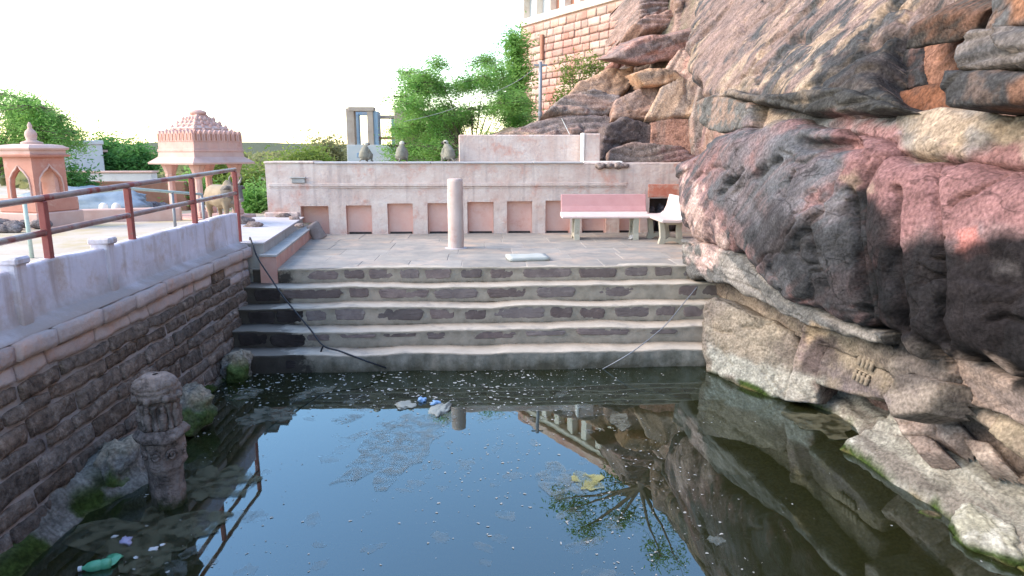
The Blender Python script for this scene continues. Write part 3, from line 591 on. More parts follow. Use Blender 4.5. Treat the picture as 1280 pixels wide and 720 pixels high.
R_([(1250, -140), (1246, 18), (1236, 44), (1290, 34), (1520, 30), (1520, -140)], *NX(3.42, 0, .1, 3), .10, .14, (.10, .098, .10), (.3, .16, .1), .5, None, .04, .5, 29)
R_([(1238, 36), (1226, 48), (1214, 66), (1208, 92), (1290, 92), (1520, 95), (1520, 34), (1290, 36)], *NX(3.36, 0, .12, 3), .12, .16, (.085, .08, .082), (.20, .165, .15), .6, (0, 1, .15), .05, .5, 30, strata=.05)
R_([(1206, 90), (1198, 112), (1202, 136), (1260, 138), (1520, 136), (1520, 92), (1290, 90)], *NX(3.30, 0, .1, 2.9), .14, .16, (.055, .053, .055), (.17, .11, .085), .45, None, .045, .5, 31)
# --- cliff beyond the pool, behind the back wall
FR = dict(far=True, cell=.036, fac=1.25, fscale=.8, power=4.2)
R_([(690, 168), (745, 112), (795, 62), (900, 34), (930, 215), (740, 212)], *FY(17.3, -.25, .35, 4, 3.5), .1, .3, (.16, .125, .11), (.25, .18, .15), .7, (1, 0, .15), .16, .8, 56, strata=.16, **FR)
R_([(790, -12), (792, 36), (830, 22), (905, 2), (935, -20), (940, -95), (860, -50)], *FY(18.6, .5, .5, 5, 6), 0.22, 0.36, (0.307, 0.209, 0.180), (0.166, 0.138, 0.129), .8, (1, -.2, .5), .16, 1.2, 40, strata=.14, **FR)
R_([(788, 34), (812, 22), (905, -2), (930, 10), (890, 30), (850, 38), (800, 44)], *FY(17.6, .2, .4, 5, 5), 0.19, 0.18, (0.256, 0.187, 0.165), (0.461, 0.264, 0.206), .7, (1, 0, .4), .1, 1., 41, strata=.08, **FR)
R_([(758, 74), (790, 50), (860, 38), (888, 30), (880, 52), (866, 66), (850, 76), (800, 82)], *FY(16.7, .1, -.1, 4.5, 5), 0.26, 0.21, (0.230, 0.165, 0.149), (0.461, 0.242, 0.196), .6, (1, 0, .3), .08, 1., 42, **FR)
R_([(828, 96), (848, 66), (884, 44), (915, 10), (925, 60), (912, 110), (880, 122), (850, 112)], *FY(15.6, -.25, .5, 4.5, 4.5), 0.19, 0.30, (0.435, 0.297, 0.232), (0.500, 0.259, 0.206), .7, (.6, 0, .8), .1, 1., 43, **FR)
R_([(702, 128), (722, 104), (760, 90), (792, 82), (786, 110), (770, 128), (740, 134)], *FY(17.0, .1, .5, 3.5, 4), 0.15, 0.21, (0.461, 0.286, 0.196), (0.256, 0.187, 0.154), .6, (1, 0, .3), .08, .9, 44, **FR)
R_([(678, 143), (704, 122), (740, 116), (772, 124), (768, 146), (730, 150)], *FY(16.4, .1, .3, 3.0, 3.6), 0.19, 0.18, (0.269, 0.215, 0.196), (0.435, 0.264, 0.201), .6, (1, 0, -.25), .09, .9, 45, strata=.05, **FR)
R_([(762, 152), (768, 128), (792, 116), (832, 94), (846, 112), (820, 152)], *FY(15.7, -.1, .2, 3.8, 3.8), 0.19, 0.18, (0.282, 0.198, 0.170), (0.422, 0.253, 0.191), .7, (1, 0, .3), .08, .9, 46, **FR)
R_([(804, 154), (824, 112), (848, 100), (886, 104), (884, 140), (872, 152), (848, 148)], *FY(15.2, -.2, .3, 4.2, 3.8), 0.19, 0.18, (0.435, 0.297, 0.216), (0.282, 0.231, 0.206), .7, (.4, 0, .9), .07, .9, 47, **FR)
R_([(790, 92), (812, 84), (842, 88), (852, 98), (832, 108), (802, 110)], *FY(15.3, 0, 0, 4, 4.3), 0.19, 0.12, (0.461, 0.275, 0.175), (0.256, 0.204, 0.170), .6, (1, 0, .2), .05, .7, 48, **FR)
R_([(862, 148), (872, 108), (886, 100), (892, 160), (886, 206), (868, 206)], *FY(14.7, -.2, .1, 4.5, 3.3), 0.11, 0.12, (0.256, 0.215, 0.196), (0.435, 0.264, 0.206), .6, (0, 0, 1), .05, .8, 49, **FR)
R_([(812, 152), (840, 146), (872, 150), (872, 212), (812, 212)], *FY(15.0, -.2, .05, 4.2, 3), 0.09, 0.12, (0.422, 0.231, 0.175), (0.256, 0.198, 0.170), .6, (0, 0, 1), .06, .8, 50, **FR)
R_([(746, 200), (752, 160), (775, 146), (818, 154), (816, 188), (770, 206)], *FY(15.3, 0, .1, 3.3, 2.8), 0.22, 0.21, (0.109, 0.088, 0.088), (0.243, 0.176, 0.160), .5, None, .09, .8, 51, **FR)
R_([(636, 170), (668, 156), (700, 148), (768, 152), (760, 172), (700, 178), (640, 182)], *FY(15.9, .0, .9, 2, 3), 0.15, 0.15, (0.218, 0.171, 0.160), (0.422, 0.248, 0.196), .6, (1, 0, .1), .08, .8, 52, strata=.05, **FR)
R_([(600, 192), (612, 172), (650, 164), (690, 172), (690, 196)], *FY(15.6, .0, .6, 1, 3), 0.15, 0.15, (0.320, 0.220, 0.165), (0.422, 0.275, 0.196), .6, None, .08, .8, 53, **FR)
R_([(762, 206), (764, 186), (790, 178), (852, 184), (866, 196), (862, 212), (770, 214)], *FY(14.45, 0, .2, 3.5, 2.6), 0.11, 0.07, (0.307, 0.215, 0.185), (0.166, 0.138, 0.124), .7, (1, 0, .1), .06, .5, 54, far=True, cell=.03, strata=.07)
R_([(752, 92), (768, 76), (800, 78), (800, 110), (780, 150), (745, 150)], *FY(18.2, 0, 0, 3.5, 4), 0.08, 0.18, (0.256, 0.121, 0.088), (0.154, 0.088, 0.072), .5, None, .08, .9, 55, **FR)

R_([(842, -60), (945, -80), (940, 20), (910, 44), (868, 74), (842, 44)], *FY(16.9, -.2, .5, 5, 5), .2, .4, (.30, .20, .165), (.18, .155, .145), .7, (.7, 0, .7), .12, 1., 57, **FR)
# --- pale sloping shelf at the water's edge below the blocks
def shelf(name, xs, ys, zf, colf, parent, cell_seed):
    A, B = np.meshgrid(xs, ys); P = np.stack([A, B, A*0], -1).reshape(-1, 3); P[:, 2] = zf(P[:, 0], P[:, 1]); col = colf(P)
    return link(name, np_mesh(name, P, gridfaces(len(ys), len(xs)), True, col), parent, M['rock'])
EDGE_Y = [1.0, 2.5, 3.6, 4.5, 5.3, 5.62, 5.75, 6.1, 6.5, 7.1, 7.6, 8.4]; EDGE_X = [3.55, 3.5, 3.46, 3.44, 3.32, 3.24, 3.5, 3.66, 3.62, 3.45, 3.2, 2.95]
def zshelf(X, Y):
    e = np.interp(Y, EDGE_Y, EDGE_X)+.05*fbm(np.stack([X*0, Y*2.2, X*0], 1), 4, 40); t = X-e
    back = np.interp(Y, [2, 4.5, 5.3, 6.2, 7.2, 8.3], [.52, .46, .42, .34, .2, .1])
    z = np.where(t > 0, .07*sstep(0, .06, t)+back*sstep(0, .75, t)**.8, np.maximum(t*1.2, -.07+t*.28))
    q = np.stack([X, Y, z], 1); nz = fbm(q*np.array([2.5, 1.4, 2]), 4, 41)*.045+fbm(q*9, 3, 42)*.012
    st = z*11+1.6*fbm(q*np.array([1.6, .7, 1]), 3, 43); stp = (sstep(.25, .75, st-np.floor(st))-(st-np.floor(st)))*.085
    return z+nz*np.clip(np.abs(t)*8, .25, 1)+stp*np.clip(t*4, 0, 1)
def cshelf(P):
    col = paint(P, (.275, .26, .22), (0, 1, 0), .8, (.16, .135, .115), 60, (.36, .345, .30))
    d = sstep(.32, .5, P[:, 2]+.08*fbm(P*3, 3, 61))[:, None]; col = col*(1-d)+np.array((.24, .185, .155))*d
    return waterline(P, col)
shelf('rock_shelf', np.arange(2.55, 4.25, .025), np.arange(1.2, 8.3, .028), zshelf, cshelf, cliff, 0)
# small rocks along the right-hand water edge
def lump(name, c, r, seed, base, second, parent=None, squash=(1, 1, .7), n=24, rough=.22, wl=True, m=None):
    th = np.linspace(0, math.pi, n); ph = np.linspace(0, 2*math.pi, n*2+1)[:-1]; T_, Ph = np.meshgrid(th, ph, indexing='ij')
    D = np.stack([np.sin(T_)*np.cos(Ph), np.sin(T_)*np.sin(Ph), np.cos(T_)], -1).reshape(-1, 3)
    rr = 1+rough*(fbm(D*1.3+seed*5.1, 3, seed)+.8*(np.clip(ridge(D*1.2+seed, 2, seed+3), 0, 1)-.5))+.05*fbm(D*6+seed, 3, seed+5)
    P = np.array(c)+D*rr[:, None]*np.array(squash)*r; k = n*2
    Fq = [(i*k+j, i*k+(j+1) % k, (i+1)*k+(j+1) % k, (i+1)*k+j) for i in range(n-1) for j in range(k)]
    col = paint(P, base, None, .7, second, seed)
    if wl: col = waterline(P, col)
    return link(name, np_mesh(name, P, Fq, True, col), parent, m or M['rock'])
tag(lump('rock', (3.52, 4.12, .02), .2, 71, (.45, .43, .37), (.3, .28, .2), squash=(.9, 1.5, .75)), 'pale crusted rock block lying at the right edge of the pool', 'rock')
tag(lump('rock', tuple(atz(1222, 676, .0)), .11, 72, (.5, .48, .42), (.4, .36, .3), squash=(1.35, .8, .35)), 'flat pale stone lying in the shallow water beside the shelf', 'rock')
tag(lump('rock', tuple(atz(1162, 646, -.02)), .07, 73, (.2, .13, .11), (.12, .1, .06), squash=(1.3, 1, .5)), 'small reddish stone half sunk in the shallows', 'rock')

# --- weathered carved relief of small standing figures on the tan rock face
def relief():
    c = atx(1085, 463, 3.57); c0 = Vector(c)
    n = Vector((-1, -.1, .25)).normalized(); t = Vector((0, 0, 1)).cross(n).normalized(); w = n.cross(t)
    e = empty('carved_relief', tuple(c0)); tag(e, 'small weathered carving of standing figures in two rows on the tan rock', 'carving')
    Mx = Matrix((t, w, n)).transposed()
    for row, (zz, hh) in enumerate(((.075, .12), (-.075, .10))):
        for i in range(4):
            mb = MB(); x = -.085+i*.057; prof2 = [(.0, -hh/2), (.022, -hh/2), (.02, -hh*.1), (.027, hh*.05), (.026, hh*.16), (.011, hh*.22), (.02, hh*.32), (.017, hh*.43), (.0, hh*.5)]
            mb.lathe([(max(r, .001), z) for r, z in prof2], 8)
            mb.v = [tuple(Mx @ Vector((p[0]+x, p[2]+zz, p[1]*1.0+.045))) for p in mb.v]
            mb.build('figure', M['relief'], e, True)
    mb = MB(); mb.box(-.125, .105, -.01, .0, -.03, .03, .004); mb.v = [tuple(Mx @ Vector((p[0], p[1]-.02, p[2]*.5+.01))) for p in mb.v]; mb.build('ledge', M['relief'], e)
M['relief'] = mat('relief_stone', (.20, .155, .115), (.30, .24, .175), 14, .9, .6, 60, c3=(.1, .08, .065), s3=18)
relief()

# ------------------------------------------------------------------ TERRACE with paving slabs
random.seed(4)
TZ = 1.05; TY0, TY1 = 9.54, 13.62
ter = MB().box(-3.25, 4.6, TY0+.10, 14.4, -.4, TZ-.006).build('terrace', M['pavebed']); tag(ter, kind='structure')
y = TY0+.02; row = 0
while y < TY1-.05:
    dy = min(random.uniform(.55, .85), TY1-y)
    if TY1-y-dy < .3: dy = TY1-y
    x = -3.2+random.uniform(-.4, 0)
    while x < 4.4:
        dx = random.uniform(.6, 1.15); x0 = max(x, -3.2); x1 = min(x+dx, 4.5)
        if x1-x0 > .15:
            g_ = random.uniform(.004, .008); o = MB().box(-(x1-x0)/2+g_, (x1-x0)/2-g_, -dy/2+g_, dy/2-g_, -.035, .035, .004).build('paving_slab', M['paving'], ter)
            o.location = ((x0+x1)/2, y+dy/2, TZ-.035+random.uniform(-.003, .002)); o.rotation_euler = (random.uniform(-.003, .003), random.uniform(-.003, .003), random.uniform(-.006, .006))
        x += dx
    y += dy; row += 1

# ------------------------------------------------------------------ STEPS into the water
steps = empty('stone_steps', (0, 8.8, 0)); tag(steps, 'broad flight of dark stone and mortar steps going down into the pool', 'steps')
EY = [8.08, 8.45, 8.82, 9.18, 9.54]; EZ = [.225, .43, .645, .85, 1.05]; XL = [-3.06, -3.06, -3.05, -3.05, -3.0]
def step_body(i):
    ye, zt = EY[i], EZ[i]; zb = EZ[i-1]-.02 if i else -.5; yb = EY[i+1]+.02 if i < 4 else ye+.2
    xs = np.arange(XL[i]-.15, 3.75, .05); n = len(xs); V = []
    wv = fbm(np.stack([xs*1.1, xs*0+i*3.3, xs*0], 1), 5, 77+i)*.034; wz = fbm(np.stack([xs*1.3, xs*0+i*5.1, xs*0+4], 1), 5, 87+i)*.02
    pr = [(.0, zb), (-.012, zb+.02), (.004, zb+(zt-zb)*.45), (-.004, zt-.035), (-.012, zt-.022), (-.006, zt-.005), (.012, zt), (.12, zt-.003), ((yb-ye), zt-.006), ((yb-ye), zb)]
    for j, (dy, z) in enumerate(pr):
        for k in range(n):
            top = 1 if z > zt-.05 else .4
            V.append((xs[k], ye+dy+(wv[k] if j < 8 else 0)+.006*math.sin(j*9.1+k*1.7), z+(wz[k]*top if j not in (0, 9) else 0)))
    Fq = gridfaces(len(pr), n); me = np_mesh('step', V, Fq, True); me.flip_normals()
    return me, xs, wv, wz
def plate(w, h, seed, t=.02):
    """flat dark stone set in a riser: irregular rounded outline, slightly domed"""
    rng = random.Random(seed); n = 20; o = []
    for k in range(n):
        a = 2*math.pi*(k+.5)/n; c, s_ = math.cos(a), math.sin(a); e = 9.0
        r = (abs(c)**e+abs(s_)**e)**(-1/e); j = 1+rng.uniform(-.05, .04)
        zz = r*s_*h/2*j
        if s_ < 0: zz *= rng.uniform(.86, 1.0)
        o.append((r*c*w/2*(1+rng.uniform(-.04, .03))*(1-.06*(s_ < 0)), zz))
    V = [(x, 0.02, z) for x, z in o]+[(x*.985, -t*.55, z*.97) for x, z in o]+[(x*.9, -t*(1+rng.uniform(-.25, .25)), z*.82) for x, z in o]+[(0, -t*1.05, 0)]
    f = []
    for L_ in (0, 1): f += [(L_*n+k, L_*n+(k+1) % n, (L_+1)*n+(k+1) % n, (L_+1)*n+k) for k in range(n)]
    f += [(2*n+k, 2*n+(k+1) % n, 3*n) for k in range(n)]
    mb = MB(); mb.add(V, f); return mb.mesh('stone')
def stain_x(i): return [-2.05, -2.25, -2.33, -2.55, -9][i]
for i in range(5):
    me, xs, wv, wz = step_body(i)
    st = link('step', me, steps, M['mortar']); st.location = (0, -8.8, 0); st.data.materials.append(M['stepwear'])
    nn = len(xs)-1; pi = np.zeros(len(me.polygons), np.int32); pi[5*nn:8*nn] = 1; me.polygons.foreach_set('material_index', pi)
    if i == 0:
        x = XL[0]+.45
        for k in range(5):
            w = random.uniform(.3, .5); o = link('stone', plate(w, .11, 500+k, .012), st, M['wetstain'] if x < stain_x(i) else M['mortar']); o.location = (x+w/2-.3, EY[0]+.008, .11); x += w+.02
            if x > -1.9: break
        continue
    x = XL[i]+random.uniform(.02, .06); H_ = EZ[i]-EZ[i-1]
    while x < 3.5:
        w = random.choice([random.uniform(.2, .34), random.uniform(.34, .56), random.uniform(.5, .85)]); gap = random.uniform(.05, .13)
        wet = x+w*.5 < stain_x(i)
        hh = H_*random.uniform(.64, .78) if i > 1 else H_*random.uniform(.22, .5)
        if i == 1 and x > 0 and random.random() < .4: x += w; continue
        if not wet and random.random() < .1: x += w*.8; continue
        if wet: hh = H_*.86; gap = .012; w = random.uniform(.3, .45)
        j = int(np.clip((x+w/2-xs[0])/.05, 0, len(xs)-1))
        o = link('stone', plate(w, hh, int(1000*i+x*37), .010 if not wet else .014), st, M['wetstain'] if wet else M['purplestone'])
        o.location = (x+w/2, EY[i]+wv[j]+.003, EZ[i]+wz[j]-.028-hh/2); o.rotation_euler = (0, random.uniform(-.02, .02), random.uniform(-.015, .015))
        x += w+gap
# raised edge steps at the left end of the terrace
side = empty('side_steps', (-3.1, 11.5, TZ)); tag(side, 'low pink-faced double step along the left end of the terrace', 'steps')
def slab_prism(name, pts, z0, z1, m, par, off=(0, 0, 0)):
    mb = MB(); mb.prism([(x-off[0], y-off[1], z0-off[2]) for x, y in pts], (0, 0, 0), (0, 0, z1-z0)); return mb.build(name, m, par)
OFF = (-3.1, 11.5, TZ)
slab_prism('riser', [(-2.80, 9.5), (-3.20, 13.5), (-3.45, 13.5), (-3.03, 9.5)], TZ-.3, 1.225, M['pinkstep'], side, OFF)
slab_prism('tread', [(-2.785, 9.48), (-3.185, 13.52), (-3.45, 13.52), (-3.03, 9.48)], 1.228, 1.252, M['greystep'], side, OFF)
slab_prism('riser', [(-3.0, 9.62), (-3.40, 13.45), (-4.3, 13.45), (-4.3, 9.62)], TZ-.3, 1.385, M['greystep'], side, OFF)
slab_prism('tread', [(-2.985, 9.60), (-3.385, 13.5), (-4.35, 13.5), (-4.35, 9.60)], 1.388, 1.41, M['ledgeplaster'], side, OFF)

# ------------------------------------------------------------------ LEFT RETAINING WALL: mortar core, dark stones, coping, plaster ledge, parapet
wall = empty('retaining_wall', (-3.2, 5.5, 0)); tag(wall, 'dark coursed stone retaining wall with pinkish coping along the pool', 'wall')
wx = lambda z: -3.04-.125*z           # battered face
mb = MB()
mb.prism([(wx(-1.5)-.02+3.2, 0, -1.5), (wx(1.24)-.02+3.2, 0, 1.24), (-.6, 0, 1.24), (-.6, 0, -1.5)], (0, -4.6, 0), (0, 4.0, 0)); mb.build('core', M['wallmortar'], wall)
random.seed(11)
crs = [(-.12, .06), (.06, .22), (.22, .36), (.36, .53), (.53, .66), (.66, .82), (.82, .95), (.95, 1.08), (1.08, 1.225)]
for ci, (z0, z1) in enumerate(crs):
    y = 1.6+random.uniform(0, .3)
    while y < 9.42:
        L_ = random.uniform(.3, .8); y1 = min(y+L_, 9.47)
        if y1-y > .12:
            h = z1-z0-random.uniform(.012, .03)
            m = M['wallstone'] if ci < 8 else M['coping'] if random.random() < .7 else M['wallstone']
            if ci == 8 and y < 6.3: m = M['coping']
            if ci == 7 and y > 8.2: m = M['coping']
            o = link('stone', rough_block(.12, y1-y-random.uniform(.018, .035), h, random.randint(0, 9999), .034, .016, .016), wall, m)
            zc = (z0+z1)/2; o.location = (wx(zc)-.056+random.uniform(-.007, .007)+3.2, (y+y1)/2-5.5, zc); o.rotation_euler = (random.uniform(-.012, .012), -.124, 0)
        y = y1
y = 1.5
while y < 9.5:
    L_ = random.uniform(.42, .68); y1 = min(y+L_, 9.56)
    if 9.56-y1 < .2: y1 = 9.56
    o = link('coping_stone', rough_block(.34, y1-y-.010, .135, random.randint(0, 9999), .05, .009, .018), wall, M['coping'])
    o.location = (-3.30+3.2+random.uniform(-.006, .006), (y+y1)/2-5.5, 1.30+random.uniform(-.004, .004)); y = y1
par = empty('parapet', (-3.3, 5.5, 1.36)); tag(par, 'grey plastered parapet on top of the stone wall', 'parapet')
ys_ = np.arange(1.5, 9.581, .06); V = []
pf = [(.12, .01), (.115, .03), (.03, .062), (.0, .085), (-.012, .2), (-.012, .44), (-.022, .462), (-.1, .468), (-.112, .455), (-.118, .0)]
for j, (dx, dz) in enumerate(pf):
    for k, yy in enumerate(ys_):
        nz = .007*float(0) ; V.append((dx, yy-5.5, dz))
V = np.array(V); V[:, 0] += .007*fbm(V*np.array([1, 2.2, 5]), 4, 5)*(V[:, 0] > -.09); V[:, 2] += .010*fbm(V*np.array([0, 1.4, 0])+2, 3, 9)*(V[:, 2] > .05)
me = np_mesh('plaster', V, gridfaces(len(pf), len(ys_)), True); me.flip_normals(); link('plaster', me, par, M['parapet'])
MB().box(-.118, -.014, 4.075, 4.083, .0, .466).build('end_face', M['parapet'], par)
for (yy, hh, wd, dp) in ((4.98, .545, .13, .045), (6.22, .53, .12, .035), (7.75, .462, .10, .012), (8.62, .465, .11, .014)):
    mb = MB(); mb.box(-.135, -.012+dp, yy-5.5-wd/2, yy-5.5+wd/2, .02, hh, .012)
    if hh > .5: mb.box(-.15, dp+.012, yy-5.5-wd/2-.015, yy-5.5+wd/2+.015, hh-.045, hh+.012, .014)
    mb.build('stub_post', M['parapet'], par)

# ------------------------------------------------------------------ RAILINGS
rail = empty('handrail', (-3.36, 5.5, 1.36)); tag(rail, 'worn dark red steel handrail standing behind the parapet', 'railing')
zt = lambda yy: 2.29+.026*(yy-5); zm = lambda yy: 2.03+.013*(yy-5)
for yy in (2.7, 4.1, 5.46, 6.77, 8.28, 9.74):
    MB().box(-.027, .027, yy-5.5-.027, yy-5.5+.027, -.02, zt(yy)-1.36-.024, .005).build('post', M['railred'], rail)
for zf in (zt, zm):
    for a, b_ in ((1.5, 5.46), (5.46, 9.765)):
        mb = MB(); mb.tube([(0, a-5.5, zf(a)-1.36), (0, b_-5.5, zf(b_)-1.36)], .026, 10); mb.build('rail', M['railworn'], rail, True)
def solve(u, v, z): return Vector(atz(u, v, z))
g0 = aty(30, 249, 8.6); g1 = aty(161, 235.5, 9.9); g2 = aty(252, 243, 11.6)
gr = empty('pipe_rail', tuple(Vector((g1[0], g1[1], 1.36)))); tag(gr, 'thin pale green pipe railing farther back in the yard', 'railing')
o0 = Vector((g1[0], g1[1], 1.36))
MB().tube([Vector(g0)-o0, Vector(g1)-o0, Vector(aty(215, 240, 11))-o0, Vector(g2)-o0], .022, 8).build('rail', M['railgreen'], gr, True)
for q in (g0, g1, aty(215, 240, 11), g2):
    MB().tube([Vector((q[0], q[1], 1.28))-o0, Vector(q)-o0], .024, 8).build('post', M['railgreen'] if q is g0 else M['pole'], gr, True)

# ------------------------------------------------------------------ mossy ledge, boulders and the carved pillar at the foot of the left wall
LY = [1.2, 3.6, 4.2, 4.8, 5.3, 5.7, 6.3, 7.0, 7.6, 8.1, 8.4]; LX = [-2.8, -2.85, -2.93, -2.92, -2.72, -2.86, -2.98, -2.95, -3.0, -2.98, -2.98]
def zleft(X, Y):
    e = np.interp(Y, LY, LX)+.05*fbm(np.stack([X*0, Y*2.1, X*0], 1), 4, 140); t = e-X
    back = np.interp(Y, [2, 4.2, 5.2, 5.8, 6.5, 7.6, 8.3], [.22, .24, .32, .24, .15, .14, .16])
    z = np.where(t > 0, back*sstep(-.02, .24, t), np.maximum(t*2.2, -.14+t*.22))
    q = np.stack([X, Y, z], 1); return z+fbm(q*3.2, 4, 141)*.05*np.clip(t*6+.5, .2, 1)+fbm(q*10, 3, 142)*.015
def cleft(P):
    col = paint(P, (.15, .14, .128), None, .7, (.25, .24, .22), 62)
    n_ = fbm(P*2.4, 4, 63); m = sstep(.27, .04, P[:, 2]-.04)*sstep(-.1, .25, n_+.16); m = m[:, None]; col = col*(1-m)+np.array(MOSS)*m
    m = sstep(.02, -.04, P[:, 2])[:, None]; return col*(1-m)+np.array((.075, .065, .035))*m
lg = shelf('ledge', np.arange(-3.3, -2.1, .025), np.arange(1.5, 8.35, .028), zleft, cleft, None, 1); lg.name = 'mossy_ledge'; tag(lg, 'rough grey mortar ledge with green moss along the foot of the left wall', 'ledge')
def mossy_lump(c, r, seed, label, sq, moss_side=(.7, -.5, -.1)):
    o = lump('boulder', c, r, seed, (.22, .205, .195), (.33, .30, .265), squash=sq, n=30, wl=False, rough=.26)
    me = o.data; n = len(me.vertices); co = np.empty(n*3, np.float32); me.vertices.foreach_get('co', co); P = co.reshape(-1, 3)
    a = me.color_attributes['Col']; cc = np.empty(n*4, np.float32); a.data.foreach_get('color', cc); cc = cc.reshape(-1, 4)
    d = (P-np.array(c))/r; k = sstep(.15, .75, d@np.array(moss_side)+.35*fbm(P*6, 3, seed))[:, None]
    cc[:, :3] = cc[:, :3]*(1-k)+np.array((.055, .095, .016))*k*.9+cc[:, :3]*k*.1
    k = sstep(.35, .75, d[:, 2]+.3*fbm(P*5, 3, seed+2))[:, None]; cc[:, :3] = cc[:, :3]*(1-k*.5)+np.array((.33, .26, .17))*k*.5
    a.data.foreach_set('color', cc.ravel()); tag(o, label, 'boulder'); return o
mossy_lump((-2.84, 6.42, .17), .26, 151, 'rounded boulder with bright green moss and ochre top behind the carved pillar', (.95, 1.1, 1.0))
mossy_lump((-2.88, 7.95, .12), .19, 152, 'small pale encrusted boulder in the corner of the wall and steps', (.9, 1.1, 1.0), (.3, -.7, -.5))
mossy_lump((-2.93, 5.25, .17), .21, 153, 'pale grey boulder wedged between the carved pillar and wall', (.75, 1.2, 1.0), (.4, -.6, -.6))
def carved_pillar():
    b0 = Vector(atz(214, 628, 0.0)); tp = Vector(aty(193, 468, b0.y-.02)); ax = tp-b0
    e = empty('carved_pillar', tuple(b0)); tag(e, 'leaning broken temple pillar carved with small figures, standing in the water', 'pillar')
    H_ = ax.length; q = Vector((0, 0, 1)).rotation_difference(ax.normalized()); e.rotation_mode = 'QUATERNION'; e.rotation_quaternion = q
    def ringmesh(name, prof, n, seed, amp, rot=math.pi/8, dens=8):
        pr = []
        for i in range(len(prof)-1):
            k = max(1, int((abs(prof[i+1][1]-prof[i][1])+abs(prof[i+1][0]-prof[i][0]))/.018))
            for j in range(k): t_ = j/k; pr.append((prof[i][0]*(1-t_)+prof[i+1][0]*t_, prof[i][1]*(1-t_)+prof[i+1][1]*t_))
        pr.append(prof[-1]); N_ = n*dens; V = []
        for r, z in pr:
            for k in range(N_):
                a = 2*math.pi*k/N_+rot; ph = ((k % dens)/dens-.5)*2*math.pi/n; rr = r*math.cos(math.pi/n)/math.cos(ph); V.append((rr*math.cos(a), rr*math.sin(a), z))
        V = np.array(V); nn = np.stack([fbm(V*7+seed, 3, seed), fbm(V*7+seed+5, 3, seed+1), fbm(V*7+seed+9, 3, seed+2)], 1); V = V+nn*amp
        Fq = [(i*N_+j, i*N_+(j+1) % N_, (i+1)*N_+(j+1) % N_, (i+1)*N_+j) for i in range(len(pr)-1) for j in range(N_)]
        me = np_mesh(name, V, Fq, True); return link(name, me, e, M['pillar'])
    ringmesh('shaft', [(.125, -.25), (.128, .0), (.122, .2), (.128, .30), (.13, .33)], 8, 3, .016)
    mid = ringmesh('carved_block', [(.135, .31), (.15, .34), (.142, .40), (.15, .50), (.152, .545)], 8, 4, .012)
    ringmesh('ring_moulding', [(.15, .535), (.19, .565), (.196, .595), (.165, .63), (.15, .64)], 8, 5, .009)
    pan = ringmesh('figure_block', [(.128, .625), (.126, .83), (.132, .86)], 8, 6, .005)
    ringmesh('cap', [(.13, .845), (.165, .865), (.172, .90), (.16, .915), (.168, .93), (.164, .955), (.15, .965), (.155, .975), (.135, 1.01), (.085, 1.04), (.05, 1.045), (.02, 1.05)], 8, 7, .016)
    for k in range(16):     # little standing figures and posts on the faces
        a = 2*math.pi*(k+.5)/16; r = .130 if k % 2 else .127; mb = MB()
        if k % 2: mb.lathe([(.012, 0), (.026, .012), (.02, .05), (.028, .085), (.03, .12), (.012, .14), (.021, .16), (.018, .18), (.004, .195)], 8, (r*math.cos(a), r*math.sin(a), .64))
        else: mb.lathe([(.022, 0), (.022, .02), (.014, .03), (.014, .16), (.023, .175), (.023, .2)], 6, (r*math.cos(a), r*math.sin(a), .64))
        mb.build('figure', M['pillar'], pan, True)
    for k in range(8):
        a = 2*math.pi*(k+.5)/8+math.pi/8; r = .155; mb = MB(); mb.lathe([(.004, -.03), (.024, -.018), (.03, 0), (.022, .02), (.004, .03)], 8, (r*math.cos(a), r*math.sin(a), .885)); mb.build('boss', M['pillar'], e, True)
    for k in range(8):      # scroll bosses on the lower block
        a = 2*math.pi*k/8+math.pi/8+math.pi/8; c = Vector((.142*math.cos(a), .142*math.sin(a), .445)); t_ = Vector((-math.sin(a), math.cos(a), 0)); mb = MB()
        pts = []
        for j in range(15): th = j*.75; rr = .045*(1-j/17); pts.append(c+t_*rr*math.cos(th)+Vector((0, 0, rr*math.sin(th))))
        mb.tube(pts, .011, 6); mb.build('scroll', M['pillar'], mid, True)
carved_pillar()

# ------------------------------------------------------------------ BACK WALL with niches
WY = 13.6; bw = empty('niche_wall', (0, WY, TZ)); tag(bw, 'long low pink limewashed wall with a row of square niches behind the terrace', 'wall')
def bxw(name, x0, x1, y0, y1, z0, z1, m, par=None, c=.006): return MB().box(x0, x1, y0-WY, y1-WY, z0-TZ, z1-TZ, c).build(name, m, par or bw)
NI = [(-3.47, -2.93, 1.61), (-2.59, -2.09, 1.62), (-1.78, -1.28, 1.655), (-.99, -.47, 1.66), (-.2, .32, 1.68), (.59, 1.09, 1.69), (1.36, 1.86, 1.70), (2.1, 2.58, 1.70), (2.86, 3.28, 1.70), (3.46, 4.14, 1.74)]
def rough_wall(name, x0, x1, z0, z1, y, m, par, cell=.045, amp=.012, holes=()):
    """front skin of an old plastered wall, gently uneven, with openings left out"""
    xs = np.unique(np.concatenate([np.linspace(x0, x1, max(3, int((x1-x0)/cell))), [h for q in holes for h in (q[0], q[1])]])); zs = np.unique(np.concatenate([np.linspace(z0, z1, max(3, int((z1-z0)/cell))), [q[2] for q in holes]]))
    A, B = np.meshgrid(xs, zs); P = np.stack([A, A*0+y, B], -1).reshape(-1, 3); P[:, 1] += amp*fbm(P*np.array([1.6, 1, 2.2]), 4, 200)-.004
    Fq = gridfaces(len(zs), len(xs)); c = P[Fq].mean(1); keep = np.ones(len(Fq), bool)
    for h in holes: keep &= ~((c[:, 0] > h[0]) & (c[:, 0] < h[1]) & (c[:, 2] < h[2]))
    P = P-np.array([0, WY, TZ]); me = np_mesh(name, P, Fq[keep], True); return link(name, me, par, m)
rough_wall('plaster_face', -4.1, 4.75, 1.0, 2.425, WY, M['pinkwall'], bw, holes=NI)
